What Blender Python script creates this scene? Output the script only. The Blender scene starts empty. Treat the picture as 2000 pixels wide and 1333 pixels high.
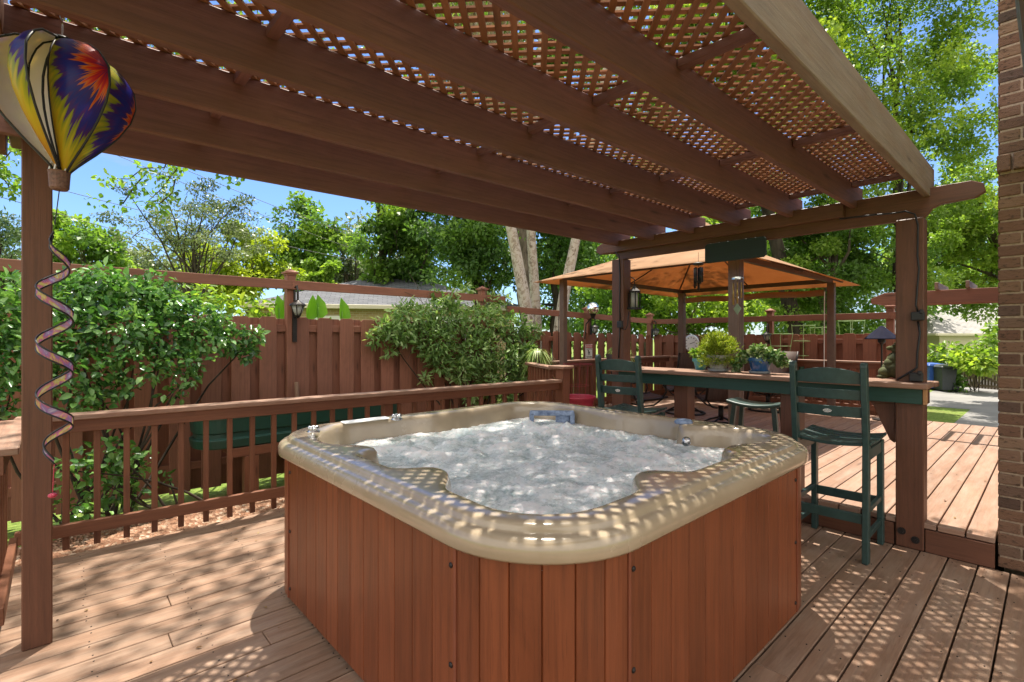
import bpy, math, random
import numpy as np
from mathutils import Vector, Matrix, noise
random.seed(7); rng = np.random.default_rng(7)
S = bpy.context.scene
COL = S.collection
PI = math.pi
CAMZ = 1.45; F = 972.0; HY = 660.0; CA, SA = 0.6756, 0.7373

def uv_at(x, D):
    R = (x - 1000.0) / F * D
    return (CA * D + SA * R, SA * D - CA * R)
def z_at(y, D): return CAMZ + (HY - y) * D / F
def at(x, y, D):
    u, v = uv_at(x, D); return Vector((u, v, z_at(y, D)))

# ------------------------------------------------------------------ mesh builder
class MB:
    def __init__(s): s.v = []; s.f = []; s.uv = []; s.r = []
    def obox(s, c, ax, ay, az, rnd=None):
        c = Vector(c); A = [Vector(ax), Vector(ay), Vector(az)]
        L = [a.length for a in A]; lo = max(range(3), key=lambda i: L[i])
        ox, oy = random.uniform(0, 50), random.uniform(0, 50)
        r = random.random() if rnd is None else rnd
        b = len(s.v); loc = []
        for sx in (-1, 1):
            for sy in (-1, 1):
                for sz in (-1, 1):
                    s.v.append(tuple(c + A[0] * sx + A[1] * sy + A[2] * sz)); loc.append((sx * L[0], sy * L[1], sz * L[2]))
        for fc, n in (((0, 1, 3, 2), 0), ((4, 6, 7, 5), 0), ((0, 4, 5, 1), 1), ((2, 3, 7, 6), 1), ((0, 2, 6, 4), 2), ((1, 5, 7, 3), 2)):
            s.f.append([b + i for i in fc])
            o = [i for i in range(3) if i != n]
            if n == lo: p, q = o
            else: p = lo; q = [i for i in o if i != lo][0]
            s.uv.append([(loc[i][p] + ox, loc[i][q] + oy + n * 0.37) for i in fc]); s.r.append(r)
        return s
    def box(s, x0, y0, z0, x1, y1, z1, rnd=None):
        return s.obox(((x0 + x1) / 2, (y0 + y1) / 2, (z0 + z1) / 2), (abs(x1 - x0) / 2, 0, 0), (0, abs(y1 - y0) / 2, 0), (0, 0, abs(z1 - z0) / 2), rnd)
    def bar(s, p, q, w, h, up=(0, 0, 1), rnd=None):
        p = Vector(p); q = Vector(q); d = q - p; l = d.length; d = d / l
        u = Vector(up); sd = d.cross(u)
        if sd.length < 1e-4: sd = d.cross(Vector((1, 0, 0)))
        sd.normalize(); u = sd.cross(d)
        return s.obox((p + q) / 2, d * (l / 2), sd * (w / 2), u * (h / 2), rnd)
    def prism(s, pts, ext, rnd=None):
        pts = [Vector(p) for p in pts]; e = Vector(ext); n = len(pts); b = len(s.v)
        r = random.random() if rnd is None else rnd
        nn = e.normalized(); d0 = max(((pts[(i + 1) % n] - pts[i]) for i in range(n)), key=lambda q: q.length).normalized()
        if e.length > max((pts[(i + 1) % n] - pts[i]).length for i in range(n)): d0 = (pts[1] - pts[0]).normalized()
        d1 = nn.cross(d0)
        for p in pts: s.v.append(tuple(p))
        for p in pts: s.v.append(tuple(p + e))
        uvp = [((p - pts[0]).dot(d0), (p - pts[0]).dot(d1)) for p in pts]
        s.f.append([b + i for i in range(n)][::-1]); s.uv.append(uvp[::-1]); s.r.append(r)
        s.f.append([b + n + i for i in range(n)]); s.uv.append(uvp); s.r.append(r)
        for i in range(n):
            j = (i + 1) % n
            s.f.append([b + i, b + j, b + n + j, b + n + i]); s.r.append(r)
            ed = pts[j] - pts[i]; el = ed.length; k_ = i * .77
            s.uv.append([(k_, 0), (k_ + el, 0), (k_ + el, e.length), (k_, e.length)] if el > e.length else [(0, k_), (0, k_ + el), (e.length, k_ + el), (e.length, k_)])
        return s
    def tube(s, pts, rad, n=8, cap=True, rnd=None, flat=1.0):
        pts = [Vector(p) for p in pts]; m = len(pts)
        if not hasattr(rad, '__len__'): rad = [rad] * m
        b = len(s.v); r = random.random() if rnd is None else rnd
        ref = None; acc = 0
        rows = []
        for i, p in enumerate(pts):
            d = (pts[min(i + 1, m - 1)] - pts[max(i - 1, 0)]).normalized()
            if ref is None:
                ref = d.cross(Vector((0.31, 0.17, 0.93)))
                if ref.length < .1: ref = d.cross(Vector((1, 0, 0)))
            ref = (ref - d * ref.dot(d)).normalized(); o = d.cross(ref)
            if i: acc += (p - pts[i - 1]).length
            rows.append(acc)
            for k in range(n):
                a = 2 * PI * k / n
                s.v.append(tuple(p + ref * (math.cos(a) * rad[i]) + o * (math.sin(a) * rad[i] * flat)))
        for i in range(m - 1):
            for k in range(n):
                k2 = (k + 1) % n
                s.f.append([b + i * n + k, b + i * n + k2, b + (i + 1) * n + k2, b + (i + 1) * n + k])
                c0, c1 = k / n, (k + 1) / n
                s.uv.append([(rows[i], c0), (rows[i], c1), (rows[i + 1], c1), (rows[i + 1], c0)]); s.r.append(r)
        if cap:
            s.f.append([b + k for k in range(n)][::-1]); s.uv.append([(0, 0)] * n); s.r.append(r)
            s.f.append([b + (m - 1) * n + k for k in range(n)]); s.uv.append([(0, 0)] * n); s.r.append(r)
        return s
    def lathe(s, c, prof, n=24, rnd=None, sx=1.0, sy=1.0, mat=None):
        c = Vector(c); b = len(s.v); m = len(prof); r = random.random() if rnd is None else rnd
        for (rr, z) in prof:
            for k in range(n):
                a = 2 * PI * k / n
                p = Vector((rr * math.cos(a) * sx, rr * math.sin(a) * sy, z))
                if mat is not None: p = mat @ p
                s.v.append(tuple(c + p))
        for i in range(m - 1):
            for k in range(n):
                k2 = (k + 1) % n
                s.f.append([b + i * n + k, b + i * n + k2, b + (i + 1) * n + k2, b + (i + 1) * n + k])
                s.uv.append([(k / n, prof[i][1]), ((k + 1) / n, prof[i][1]), ((k + 1) / n, prof[i + 1][1]), (k / n, prof[i + 1][1])]); s.r.append(r)
        for i, rev in ((0, True), (m - 1, False)):
            if prof[i][0] > 1e-5:
                fc = [b + i * n + k for k in range(n)]
                s.f.append(fc[::-1] if rev else fc); s.uv.append([(0, 0)] * n); s.r.append(r)
        return s
    def ball(s, c, rx, ry=None, rz=None, n=16, rnd=None, mat=None):
        ry = rx if ry is None else ry; rz = rx if rz is None else rz
        m = max(6, n // 2)
        prof = [(math.sin(PI * i / m), -rz * math.cos(PI * i / m)) for i in range(m + 1)]
        prof[0] = (1e-6, -rz); prof[-1] = (1e-6, rz)
        return s.lathe(c, [(max(p[0], 1e-6), p[1]) for p in prof], n, rnd, rx, ry, mat)
    def loops(s, rings, close=True, capb=False, capt=False, rnd=.5):
        b = len(s.v); n = len(rings[0]); per = [0]
        for i in range(1, n): per.append(per[-1] + (Vector(rings[0][i]) - Vector(rings[0][i - 1])).length)
        per.append(per[-1] + .1); acc = 0
        for j, ring in enumerate(rings):
            for p in ring: s.v.append(tuple(p))
        for j in range(len(rings) - 1):
            d = (Vector(rings[j + 1][0]) - Vector(rings[j][0])).length
            for i in range(n if close else n - 1):
                k = (i + 1) % n
                s.f.append([b + j * n + i, b + j * n + k, b + (j + 1) * n + k, b + (j + 1) * n + i]); s.r.append(rnd)
                s.uv.append([(acc, per[i]), (acc, per[i + 1]), (acc + d, per[i + 1]), (acc + d, per[i])])
            acc += d
        if capb: s.f.append([b + i for i in range(n)][::-1]); s.uv.append([(0, 0)] * n); s.r.append(rnd)
        if capt:
            q = b + (len(rings) - 1) * n
            s.f.append([q + i for i in range(n)]); s.uv.append([(0, 0)] * n); s.r.append(rnd)
        return s

def build(name, mb, mat, parent=None, off=None, bevel=0.0, smooth=False, sub=0, bseg=1):
    me = bpy.data.meshes.new(name)
    v = mb.v if off is None else [(p[0] - off[0], p[1] - off[1], p[2] - off[2]) for p in mb.v]
    me.from_pydata(v, [], mb.f)
    ul = me.uv_layers.new(name='UVMap')
    flat = [c for face in mb.uv for p in face for c in p]
    ul.data.foreach_set('uv', flat)
    at_ = me.attributes.new('rnd', 'FLOAT', 'FACE'); at_.data.foreach_set('value', mb.r)
    if smooth: me.polygons.foreach_set('use_smooth', [True] * len(me.polygons))
    me.update()
    o = bpy.data.objects.new(name, me); COL.objects.link(o)
    if mat: me.materials.append(mat)
    if parent: o.parent = parent
    if bevel > 0:
        m = o.modifiers.new('Bevel', 'BEVEL'); m.width = bevel; m.segments = bseg; m.limit_method = 'ANGLE'; m.angle_limit = math.radians(50)
    if sub:
        m = o.modifiers.new('Sub', 'SUBSURF'); m.levels = sub; m.render_levels = sub
    return o

def tag(o, label=None, cat=None, group=None, kind=None):
    if label: o['label'] = label
    if cat: o['category'] = cat
    if group: o['group'] = group
    if kind: o['kind'] = kind
    return o

class Thing:
    def __init__(s, name, label, cat, loc=(0, 0, 0), rotz=0.0, group=None, world=True):
        s.e = bpy.data.objects.new(name, None); COL.objects.link(s.e)
        s.e.empty_display_size = .1
        s.e.location = loc; s.e.rotation_euler = (0, 0, rotz); s.off = tuple(loc) if world else None
        tag(s.e, label, cat, group)
    def part(s, name, mb, mat, parent=None, label=None, **k):
        o = build(name, mb, mat, parent or s.e, s.off, **k)
        if label: o['label'] = label
        return o
    def add(s, o, parent=None, label=None):
        o.parent = parent or s.e
        if label: o['label'] = label
        return o
    def copy(s, loc, rotz=0.0, label=None, group=None):
        r = s.e.copy(); COL.objects.link(r); r.location = loc; r.rotation_euler = (0, 0, rotz)
        if label: r['label'] = label
        if group: r['group'] = group
        for ch in list(s.e.children):
            c = ch.copy(); COL.objects.link(c); c.parent = r
            for g in list(ch.children):
                d = g.copy(); COL.objects.link(d); d.parent = c
        return r

def struct(name, mb, mat, **k):
    o = build(name, mb, mat, **k); o['kind'] = 'structure'; return o

# ------------------------------------------------------------------ foliage
def unit(a): return a / np.maximum(np.linalg.norm(a, axis=1, keepdims=True), 1e-9)
def leaf_mesh(name, P, D, N, L, W, rnd, mat, shape='oval', parent=None, off=None, fold=.18, droop=.15):
    n = len(P); D = unit(D); Sd = unit(np.cross(D, N)); N = np.cross(Sd, D)
    L = np.asarray(L).reshape(-1, 1) * np.ones((n, 1)); W = np.asarray(W).reshape(-1, 1) * np.ones((n, 1))
    if shape == 'oval':
        lv = [(0, 0), (.32, .5), (.7, .38), (1, 0), (.7, -.38), (.32, -.5)]; fc = [(0, 1, 2, 3), (0, 3, 4, 5)]
    elif shape == 'blade':
        lv = [(0, .12), (.5, .5), (1, 0), (.5, -.5), (0, -.12)]; fc = [(0, 1, 2), (0, 2, 3, 4)]; fc = [(0, 1, 2, 3, 4)]
    else:
        lv = [(0, 0), (.45, .5), (1, 0), (.45, -.5)]; fc = [(0, 1, 2, 3)]
    k = len(lv); V = np.zeros((n, k, 3))
    for i, (a, b) in enumerate(lv):
        V[:, i, :] = P + D * L * a + Sd * W * b + N * (W * fold * abs(b) * 2 - L * droop * a * a)
    if off is not None: V -= np.array(off)
    me = bpy.data.meshes.new(name)
    me.vertices.add(n * k); me.vertices.foreach_set('co', V.reshape(-1).astype(np.float32))
    li = []; 
    base = np.arange(n)[:, None] * k
    idx = np.concatenate([base + np.array(f)[None, :] for f in fc], axis=1)
    tot = [len(f) for f in fc]; lt = np.tile(np.array(tot), n); ls = np.concatenate([[0], np.cumsum(lt)[:-1]])
    me.loops.add(idx.size); me.loops.foreach_set('vertex_index', idx.reshape(-1).astype(np.int32))
    me.polygons.add(len(lt)); me.polygons.foreach_set('loop_start', ls.astype(np.int32))
    a = me.attributes.new('rnd', 'FLOAT', 'POINT'); a.data.foreach_set('value', np.repeat(np.asarray(rnd), k).astype(np.float32))
    me.update(calc_edges=True); me.validate()
    me.materials.append(mat)
    o = bpy.data.objects.new(name, me); COL.objects.link(o)
    if parent: o.parent = parent
    return o

def rand_dirs(n): return unit(rng.normal(size=(n, 3)))
def clump_points(blobs, shell=.55):
    P = []; O = []; R = []
    for (c, r, n) in blobs:
        d = rand_dirs(n); q = rng.random((n, 1)) ** (1 / 3.); q = shell + (1 - shell) * q
        q *= rng.uniform(.55, 1.08, (n, 1))
        p = np.array(c) + d * q * np.array(r)
        P.append(p); O.append(unit(d / np.maximum(np.array(r), .05))); R.append(np.full(n, rng.random()))
    return np.concatenate(P), np.concatenate(O), np.concatenate(R)

def foliage(name, blobs, L, W, mat, shape='oval', parent=None, off=None, up=.35, out=.7, shell=.5, jit=.7, droop=.15, fold=.18, tone=.5):
    P, O, R = clump_points(blobs, shell)
    n = len(P)
    D = unit(O * out + rng.normal(size=(n, 3)) * jit + np.array([0, 0, -.15]))
    N = unit(np.array([0, 0, 1.0]) * (up + .4) + O * .5 + rng.normal(size=(n, 3)) * .45)
    sc = rng.uniform(.45, 1.35, n)
    return leaf_mesh(name, P, D, N, L * sc, W * sc, np.clip(tone * R + (1 - tone) * rng.random(n), 0, 1), mat, shape, parent, off, fold, droop)

def limb(mb, a, b, r0, r1, bend=.12, n=6, seg=5):
    a = Vector(a); b = Vector(b); l = (b - a).length
    pts = []; rad = []
    off = Vector((random.uniform(-1, 1), random.uniform(-1, 1), random.uniform(-.3, .8))) * l * bend
    for i in range(seg + 1):
        t = i / seg
        pts.append(a.lerp(b, t) + off * math.sin(PI * t) + Vector((random.uniform(-1, 1), random.uniform(-1, 1), 0)) * l * .015 * (0 < i < seg))
        rad.append(r0 + (r1 - r0) * t)
    mb.tube(pts, rad, n, cap=False)
    return pts

def tree(name, label, base, top, crown, clumps, leaf, mat, bark, tr=.16, group=None, shape='diamond', lean=(0, 0), crown_label=None, flat=.75, shell=.35, limbs=12, twigs=0, tone=.68, csize=(.26, .42), trunk_to=.55, low=0, outer=.5):
    """base (x,y,z); crown = (centre, radii); clumps = (count, leaves per clump)"""
    T = Thing(name, label, 'tree', base, group=group)
    c, r = Vector(crown[0]), Vector(crown[1])
    blobs = []; k, per = clumps; per = per * 1.55; leaf = (leaf[0] * .76, leaf[1] * .76)
    for i in range(k):
        d = Vector((random.gauss(0, 1), random.gauss(0, 1), random.gauss(0, 1))).normalized()
        q = random.uniform(outer, 1.0)
        if i < k // 6: q *= .5
        p = Vector((c.x + d.x * r.x * q, c.y + d.y * r.y * q, c.z + d.z * r.z * q))
        s = random.uniform(*csize) * (r.x + r.y + r.z) / 3
        blobs.append((tuple(p), (s * random.uniform(.8, 1.3), s * random.uniform(.8, 1.3), s * flat * random.uniform(.7, 1.1)), int(per * random.uniform(.6, 1.4))))
    f = foliage('crown', blobs, leaf[0], leaf[1], mat, shape, T.e, base, shell=shell, tone=tone)
    if crown_label: f['label'] = crown_label
    m = MB(); b = Vector(base); t = Vector((c.x, c.y, c.z + r.z * (trunk_to)))
    pts = []; rad = []; n = 9
    wob = [Vector((random.uniform(-1, 1), random.uniform(-1, 1), 0)) * tr * .6 for _ in range(n + 1)]
    for i in range(n + 1):
        q = i / n
        pts.append(b.lerp(t, q) + wob[i] * (0 < i)); rad.append(tr * (1.25 if i == 0 else 1 - .85 * q))
    m.tube(pts, rad, 9, cap=False)
    for (p, s, _) in random.sample(blobs, min(limbs, len(blobs))):
        q = random.uniform(.45, .95); i = min(int(q * n), n - 1)
        lp = limb(m, pts[i], p, rad[i] * .55, rad[i] * .12, n=5)
        for _ in range(twigs):
            a = lp[random.randint(2, 5)]
            e = a + Vector((random.gauss(0, 1), random.gauss(0, 1), random.gauss(.3, .7))).normalized() * s[0] * random.uniform(.8, 1.6)
            limb(m, a, e, rad[i] * .2, rad[i] * .05, n=4, seg=3)
    T.part('trunk', m, bark, smooth=True)
    return T

# ------------------------------------------------------------------ materials
def new_mat(name):
    m = bpy.data.materials.new(name); m.use_nodes = True
    nt = m.node_tree; nt.nodes.clear()
    out = nt.nodes.new('ShaderNodeOutputMaterial')
    return m, nt, out
def N_(nt, t, **k):
    n = nt.nodes.new(t)
    for a, b in k.items(): setattr(n, a, b)
    return n
def ramp(nt, stops, interp='LINEAR'):
    r = nt.nodes.new('ShaderNodeValToRGB'); r.color_ramp.interpolation = interp
    e = r.color_ramp.elements
    while len(e) < len(stops): e.new(.5)
    for x, (p, c) in zip(e, stops): x.position = p; x.color = (*c, 1) if len(c) == 3 else c
    return r
def principled(nt, out, **k):
    b = nt.nodes.new('ShaderNodeBsdfPrincipled')
    for a, v in k.items(): b.inputs[a.replace('_', ' ')].default_value = v
    nt.links.new(b.outputs[0], out.inputs[0]); return b
def scl(c, k): return tuple(min(x * k, 1) for x in c)
def noise_n(nt, vec, scale, detail=4, rough=.55, dist=0):
    n = nt.nodes.new('ShaderNodeTexNoise'); n.inputs['Scale'].default_value = scale; n.inputs['Detail'].default_value = detail
    n.inputs['Roughness'].default_value = rough; n.inputs['Distortion'].default_value = dist
    if vec is not None: nt.links.new(vec, n.inputs['Vector'])
    return n
def mapping(nt, vec, scale):
    m = nt.nodes.new('ShaderNodeMapping'); m.inputs['Scale'].default_value = scale; nt.links.new(vec, m.inputs['Vector']); return m.outputs[0]
def mixc(nt, a, b, fac, mode='MIX'):
    m = nt.nodes.new('ShaderNodeMix'); m.data_type = 'RGBA'; m.blend_type = mode
    for s, v in ((6, a), (7, b), (0, fac)):
        if isinstance(v, (int, float)): m.inputs[s].default_value = v
        elif isinstance(v, tuple): m.inputs[s].default_value = (*v, 1) if len(v) == 3 else v
        else: nt.links.new(v, m.inputs[s])
    return m.outputs[2]
def mathn(nt, op, a, b=None):
    m = nt.nodes.new('ShaderNodeMath'); m.operation = op
    for i, v in enumerate((a, b)):
        if v is None: continue
        if isinstance(v, (int, float)): m.inputs[i].default_value = v
        else: nt.links.new(v, m.inputs[i])
    return m.outputs[0]

def wood(name, col, rough=.55, grain=.35, var=.25, bump=.25, weather=None, wamt=.0, spec=.4, gscale=1.0, knots=.75):
    m, nt, out = new_mat(name); L = nt.links
    uv = N_(nt, 'ShaderNodeUVMap', uv_map='UVMap').outputs[0]
    at_ = N_(nt, 'ShaderNodeAttribute', attribute_name='rnd')
    g1 = noise_n(nt, mapping(nt, uv, (2.2 * gscale, 55 * gscale, 1)), 1.0, 6, .62, .35)
    g2 = noise_n(nt, mapping(nt, uv, (9 * gscale, 190 * gscale, 1)), 1.0, 3, .5)
    big = noise_n(nt, mapping(nt, uv, (1.1, 4, 1)), 1.0, 3, .55)
    r1 = ramp(nt, [(.28, scl(col, 1 - grain)), (.5, col), (.75, scl(col, 1 + grain * .75))]); L.new(g1.outputs[0], r1.inputs[0])
    c = mixc(nt, r1.outputs[0], scl(col, .42), mathn(nt, 'MULTIPLY', mathn(nt, 'GREATER_THAN', g2.outputs[0], .62), grain * .9))
    v = mathn(nt, 'ADD', 1 - var, mathn(nt, 'MULTIPLY', at_.outputs['Fac'], 2 * var))
    v = mathn(nt, 'MULTIPLY', v, mathn(nt, 'ADD', .72, mathn(nt, 'MULTIPLY', big.outputs[0], .56)))
    cc = N_(nt, 'ShaderNodeCombineColor')
    for i in range(3): L.new(v, cc.inputs[i])
    c = mixc(nt, c, cc.outputs[0], 1.0, 'MULTIPLY')
    vo = N_(nt, 'ShaderNodeTexVoronoi'); vo.inputs['Scale'].default_value = 1.0; L.new(mapping(nt, uv, (1.5, 8.5, 1)), vo.inputs['Vector'])
    sp_ = N_(nt, 'ShaderNodeSeparateColor'); L.new(vo.outputs['Color'], sp_.inputs[0])
    kr = ramp(nt, [(.035, (1, 1, 1)), (.11, (.35, .35, .35)), (.2, (0, 0, 0))]); L.new(vo.outputs['Distance'], kr.inputs[0])
    c = mixc(nt, c, scl(col, .3), mathn(nt, 'MULTIPLY', kr.outputs[0], mathn(nt, 'MULTIPLY', mathn(nt, 'GREATER_THAN', sp_.outputs[0], .62), knots)))
    st = noise_n(nt, mapping(nt, uv, (.9, 2.2, 1)), 2.2, 6, .72, .8)
    sr = ramp(nt, [(.52, (0, 0, 0)), (.72, (1, 1, 1))]); L.new(st.outputs[0], sr.inputs[0])
    c = mixc(nt, c, scl(col, .55), mathn(nt, 'MULTIPLY', sr.outputs[0], .45))
    if weather:
        wn = noise_n(nt, mapping(nt, uv, (1.6, 9, 1)), 1.3, 6, .7)
        wr = ramp(nt, [(.42, (0, 0, 0)), (.68, (1, 1, 1))]); L.new(wn.outputs[0], wr.inputs[0])
        c = mixc(nt, c, weather, mathn(nt, 'MULTIPLY', wr.outputs[0], wamt))
    b = principled(nt, out, Roughness=rough, Specular_IOR_Level=spec)
    L.new(c, b.inputs['Base Color'])
    rr = mathn(nt, 'ADD', rough - .12, mathn(nt, 'MULTIPLY', big.outputs[0], .24)); L.new(rr, b.inputs['Roughness'])
    bp = N_(nt, 'ShaderNodeBump'); bp.inputs['Strength'].default_value = bump; bp.inputs['Distance'].default_value = .004
    L.new(mathn(nt, 'ADD', g1.outputs[0], mathn(nt, 'MULTIPLY', g2.outputs[0], .4)), bp.inputs['Height']); L.new(bp.outputs[0], b.inputs['Normal'])
    return m

def plain(name, col, rough=.5, metal=0, var=.15, nscale=12, bump=.0, spec=.5, coat=0, trans=None, col2=None):
    m, nt, out = new_mat(name); L = nt.links
    tc = N_(nt, 'ShaderNodeTexCoord').outputs['Object']
    n = noise_n(nt, tc, nscale, 5, .6)
    r = ramp(nt, [(.3, scl(col, 1 - var)), (.7, col2 or scl(col, 1 + var))]); L.new(n.outputs[0], r.inputs[0])
    b = principled(nt, out, Roughness=rough, Metallic=metal, Specular_IOR_Level=spec, Coat_Weight=coat, Coat_Roughness=.08)
    L.new(r.outputs[0], b.inputs['Base Color'])
    n2 = noise_n(nt, tc, nscale * .4, 3)
    L.new(mathn(nt, 'ADD', rough * .8, mathn(nt, 'MULTIPLY', n2.outputs[0], rough * .4)), b.inputs['Roughness'])
    if bump:
        bp = N_(nt, 'ShaderNodeBump'); bp.inputs['Strength'].default_value = bump; bp.inputs['Distance'].default_value = .01
        L.new(n.outputs[0], bp.inputs['Height']); L.new(bp.outputs[0], b.inputs['Normal'])
    if trans:
        t = N_(nt, 'ShaderNodeBsdfTranslucent'); L.new(r.outputs[0], t.inputs[0])
        mx = N_(nt, 'ShaderNodeMixShader'); mx.inputs[0].default_value = trans
        L.new(b.outputs[0], mx.inputs[1]); L.new(t.outputs[0], mx.inputs[2]); L.new(mx.outputs[0], out.inputs[0])
    return m

def leafm(name, dark, mid, light, trans=.45, gloss=.35, rough=.4, tcol=(1.25, 1.3, .6)):
    m, nt, out = new_mat(name); L = nt.links
    at_ = N_(nt, 'ShaderNodeAttribute', attribute_name='rnd')
    r = ramp(nt, [(.08, dark), (.5, mid), (.95, light)]); L.new(at_.outputs['Fac'], r.inputs[0])
    b = N_(nt, 'ShaderNodeBsdfPrincipled'); b.inputs['Roughness'].default_value = rough; b.inputs['Specular IOR Level'].default_value = gloss
    L.new(r.outputs[0], b.inputs['Base Color'])
    t = N_(nt, 'ShaderNodeBsdfTranslucent'); L.new(mixc(nt, r.outputs[0], tcol, 1.0, 'MULTIPLY'), t.inputs[0])
    mx = N_(nt, 'ShaderNodeMixShader'); mx.inputs[0].default_value = trans
    L.new(b.outputs[0], mx.inputs[1]); L.new(t.outputs[0], mx.inputs[2]); L.new(mx.outputs[0], out.inputs[0])
    return m

def barkm(name, c1, c2, scale=6, bump=.8, stretch=(1, 1, .35), peel=None):
    m, nt, out = new_mat(name); L = nt.links
    tc = N_(nt, 'ShaderNodeTexCoord').outputs['Object']
    n = noise_n(nt, mapping(nt, tc, stretch), scale, 8, .68, .4)
    r = ramp(nt, [(.32, c1), (.62, c2)]); L.new(n.outputs[0], r.inputs[0]); c = r.outputs[0]
    b = principled(nt, out, Roughness=.85, Specular_IOR_Level=.2)
    if peel:
        n3 = noise_n(nt, mapping(nt, tc, (1, 1, .8)), scale * 2.2, 6, .7, 1.0)
        r3 = ramp(nt, [(.44, (0, 0, 0)), (.52, (1, 1, 1))]); L.new(n3.outputs[0], r3.inputs[0]); c = mixc(nt, c, peel, r3.outputs[0])
    L.new(c, b.inputs['Base Color'])
    bp = N_(nt, 'ShaderNodeBump'); bp.inputs['Strength'].default_value = bump; bp.inputs['Distance'].default_value = .03
    L.new(n.outputs[0], bp.inputs['Height']); L.new(bp.outputs[0], b.inputs['Normal'])
    return m

M = {}
M['post'] = wood('stained_post', (.125, .050, .027), .5, .28, .10, .25)
M['rafter'] = wood('stained_rafter', (.168, .074, .057), .6, .30, .12, .45)
M['lath'] = wood('stained_lath', (.30, .135, .06), .65, .25, .2, .2)
M['greyrafter'] = wood('bleached_rafter', (.24, .185, .148), .65, .30, .05, .5, (.22, .13, .08), .55)
M['deck'] = wood('deck_stain', (.235, .140, .090), .50, .28, .17, .3, (.37, .28, .21), .5, .4)
M['deck2'] = wood('upper_deck_stain', (.29, .17, .115), .56, .22, .14, .3, (.40, .31, .25), .5, .35)
M['rail'] = wood('rail_stain', (.175, .068, .034), .52, .25, .10, .25)
M['railcap'] = wood('rail_cap_stain', (.24, .125, .08), .6, .3, .10, .35, (.36, .27, .2), .5)
M['fence'] = wood('fence_stain', (.245, .098, .06), .7, .2, .13, .25)
M['endgrain'] = wood('end_grain', (.42, .22, .10), .7, .3, .1, .3)
M['panel'] = wood('spa_cabinet_cedar', (.172, .048, .0175), .36, .32, .15, .2, gscale=.8, knots=0)
M['paneltrim'] = wood('spa_corner_trim', (.20, .06, .03), .45, .2, .05, .1)
M['green'] = wood('green_paint', (.016, .060, .046), .5, .25, .06, .2)
M['poly'] = plain('green_poly_lumber', (.025, .057, .052), .42, var=.2, nscale=25, bump=.06)
M['signgreen'] = wood('faded_dark_green_paint', (.012, .024, .019), .6, .2, .05, .2)
M['greyfence'] = wood('weathered_pine', (.27, .20, .14), .8, .35, .2, .5)
M['black'] = plain('black_plastic', (.012, .012, .014), .5)
M['iron'] = plain('dark_bronze_metal', (.03, .026, .024), .45, .6)
M['steel'] = plain('brushed_steel', (.55, .55, .55), .25, 1.0, .1)
M['white'] = plain('white_plastic', (.75, .75, .73), .4, var=.04)
M['glass'] = plain('frosted_glass', (.6, .6, .55), .15, var=.05, trans=.5)
M['mirror'] = plain('mirror_ball', (.92, .92, .93), .03, 1.0, .02)
def skin_leaf(*a, **k): return leafm(*a, **k)
M['lf_holly'] = leafm('shrub_leaves', (.028, .08, .022), (.095, .24, .055), (.28, .48, .15), .34, .6, .24)
M['lf_vine'] = leafm('vine_leaves', (.09, .17, .045), (.22, .37, .11), (.50, .60, .30), .38, .5, .3)
M['lf_dark'] = leafm('dark_canopy_leaves', (0.046, 0.099, 0.026), (0.111, 0.215, 0.051), (0.259, 0.416, 0.080), .42)
M['lf_mid'] = leafm('green_canopy_leaves', (0.061, 0.121, 0.023), (0.134, 0.252, 0.045), (0.292, 0.413, 0.073), .5)
M['lf_lite'] = leafm('light_canopy_leaves', (0.095, 0.174, 0.025), (0.209, 0.330, 0.049), (0.419, 0.521, 0.084), .5)
M['lf_yel'] = leafm('yellow_green_leaves', (0.135, 0.203, 0.016), (0.324, 0.405, 0.030), (0.513, 0.567, 0.068), .45)
M['lf_olive'] = leafm('olive_leaves', (.055, .085, .035), (.13, .175, .08), (.26, .31, .17), .3)
M['lf_pine'] = leafm('pine_needles', (0.048, 0.088, 0.040), (0.096, 0.160, 0.064), (0.176, 0.256, 0.112), .25)
M['lf_canna'] = leafm('canna_leaves', (0.120, 0.260, 0.020), (0.170, 0.360, 0.030), (0.250, 0.450, 0.060), .6, .4, .3)
M['lf_spider'] = leafm('spider_plant_leaves', (0.100, 0.200, 0.040), (0.260, 0.360, 0.100), (0.550, 0.600, 0.320), .35)
M['lf_fluffy'] = leafm('feathery_foliage', (0.120, 0.190, 0.015), (0.270, 0.350, 0.030), (0.450, 0.500, 0.080), .4)
M['lf_ivy'] = leafm('variegated_leaves', (0.040, 0.100, 0.030), (0.120, 0.220, 0.060), (0.450, 0.500, 0.300), .3)
M['bark'] = barkm('grey_bark', (.045, .035, .026), (.17, .135, .105))
M['darkbark'] = barkm('dark_bark', (.018, .014, .01), (.07, .055, .04))
M['birch'] = barkm('birch_bark', (.10, .065, .042), (.40, .33, .26), 5, .9, (1, 1, .6), (.47, .41, .35))
def at_u(x, y, u):
    t = (x - 1000) / F; D = u / (CA + SA * t); return at(x, y, D)
def at_v(x, y, v):
    t = (x - 1000) / F; D = v / (SA - CA * t); return at(x, y, D)

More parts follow.
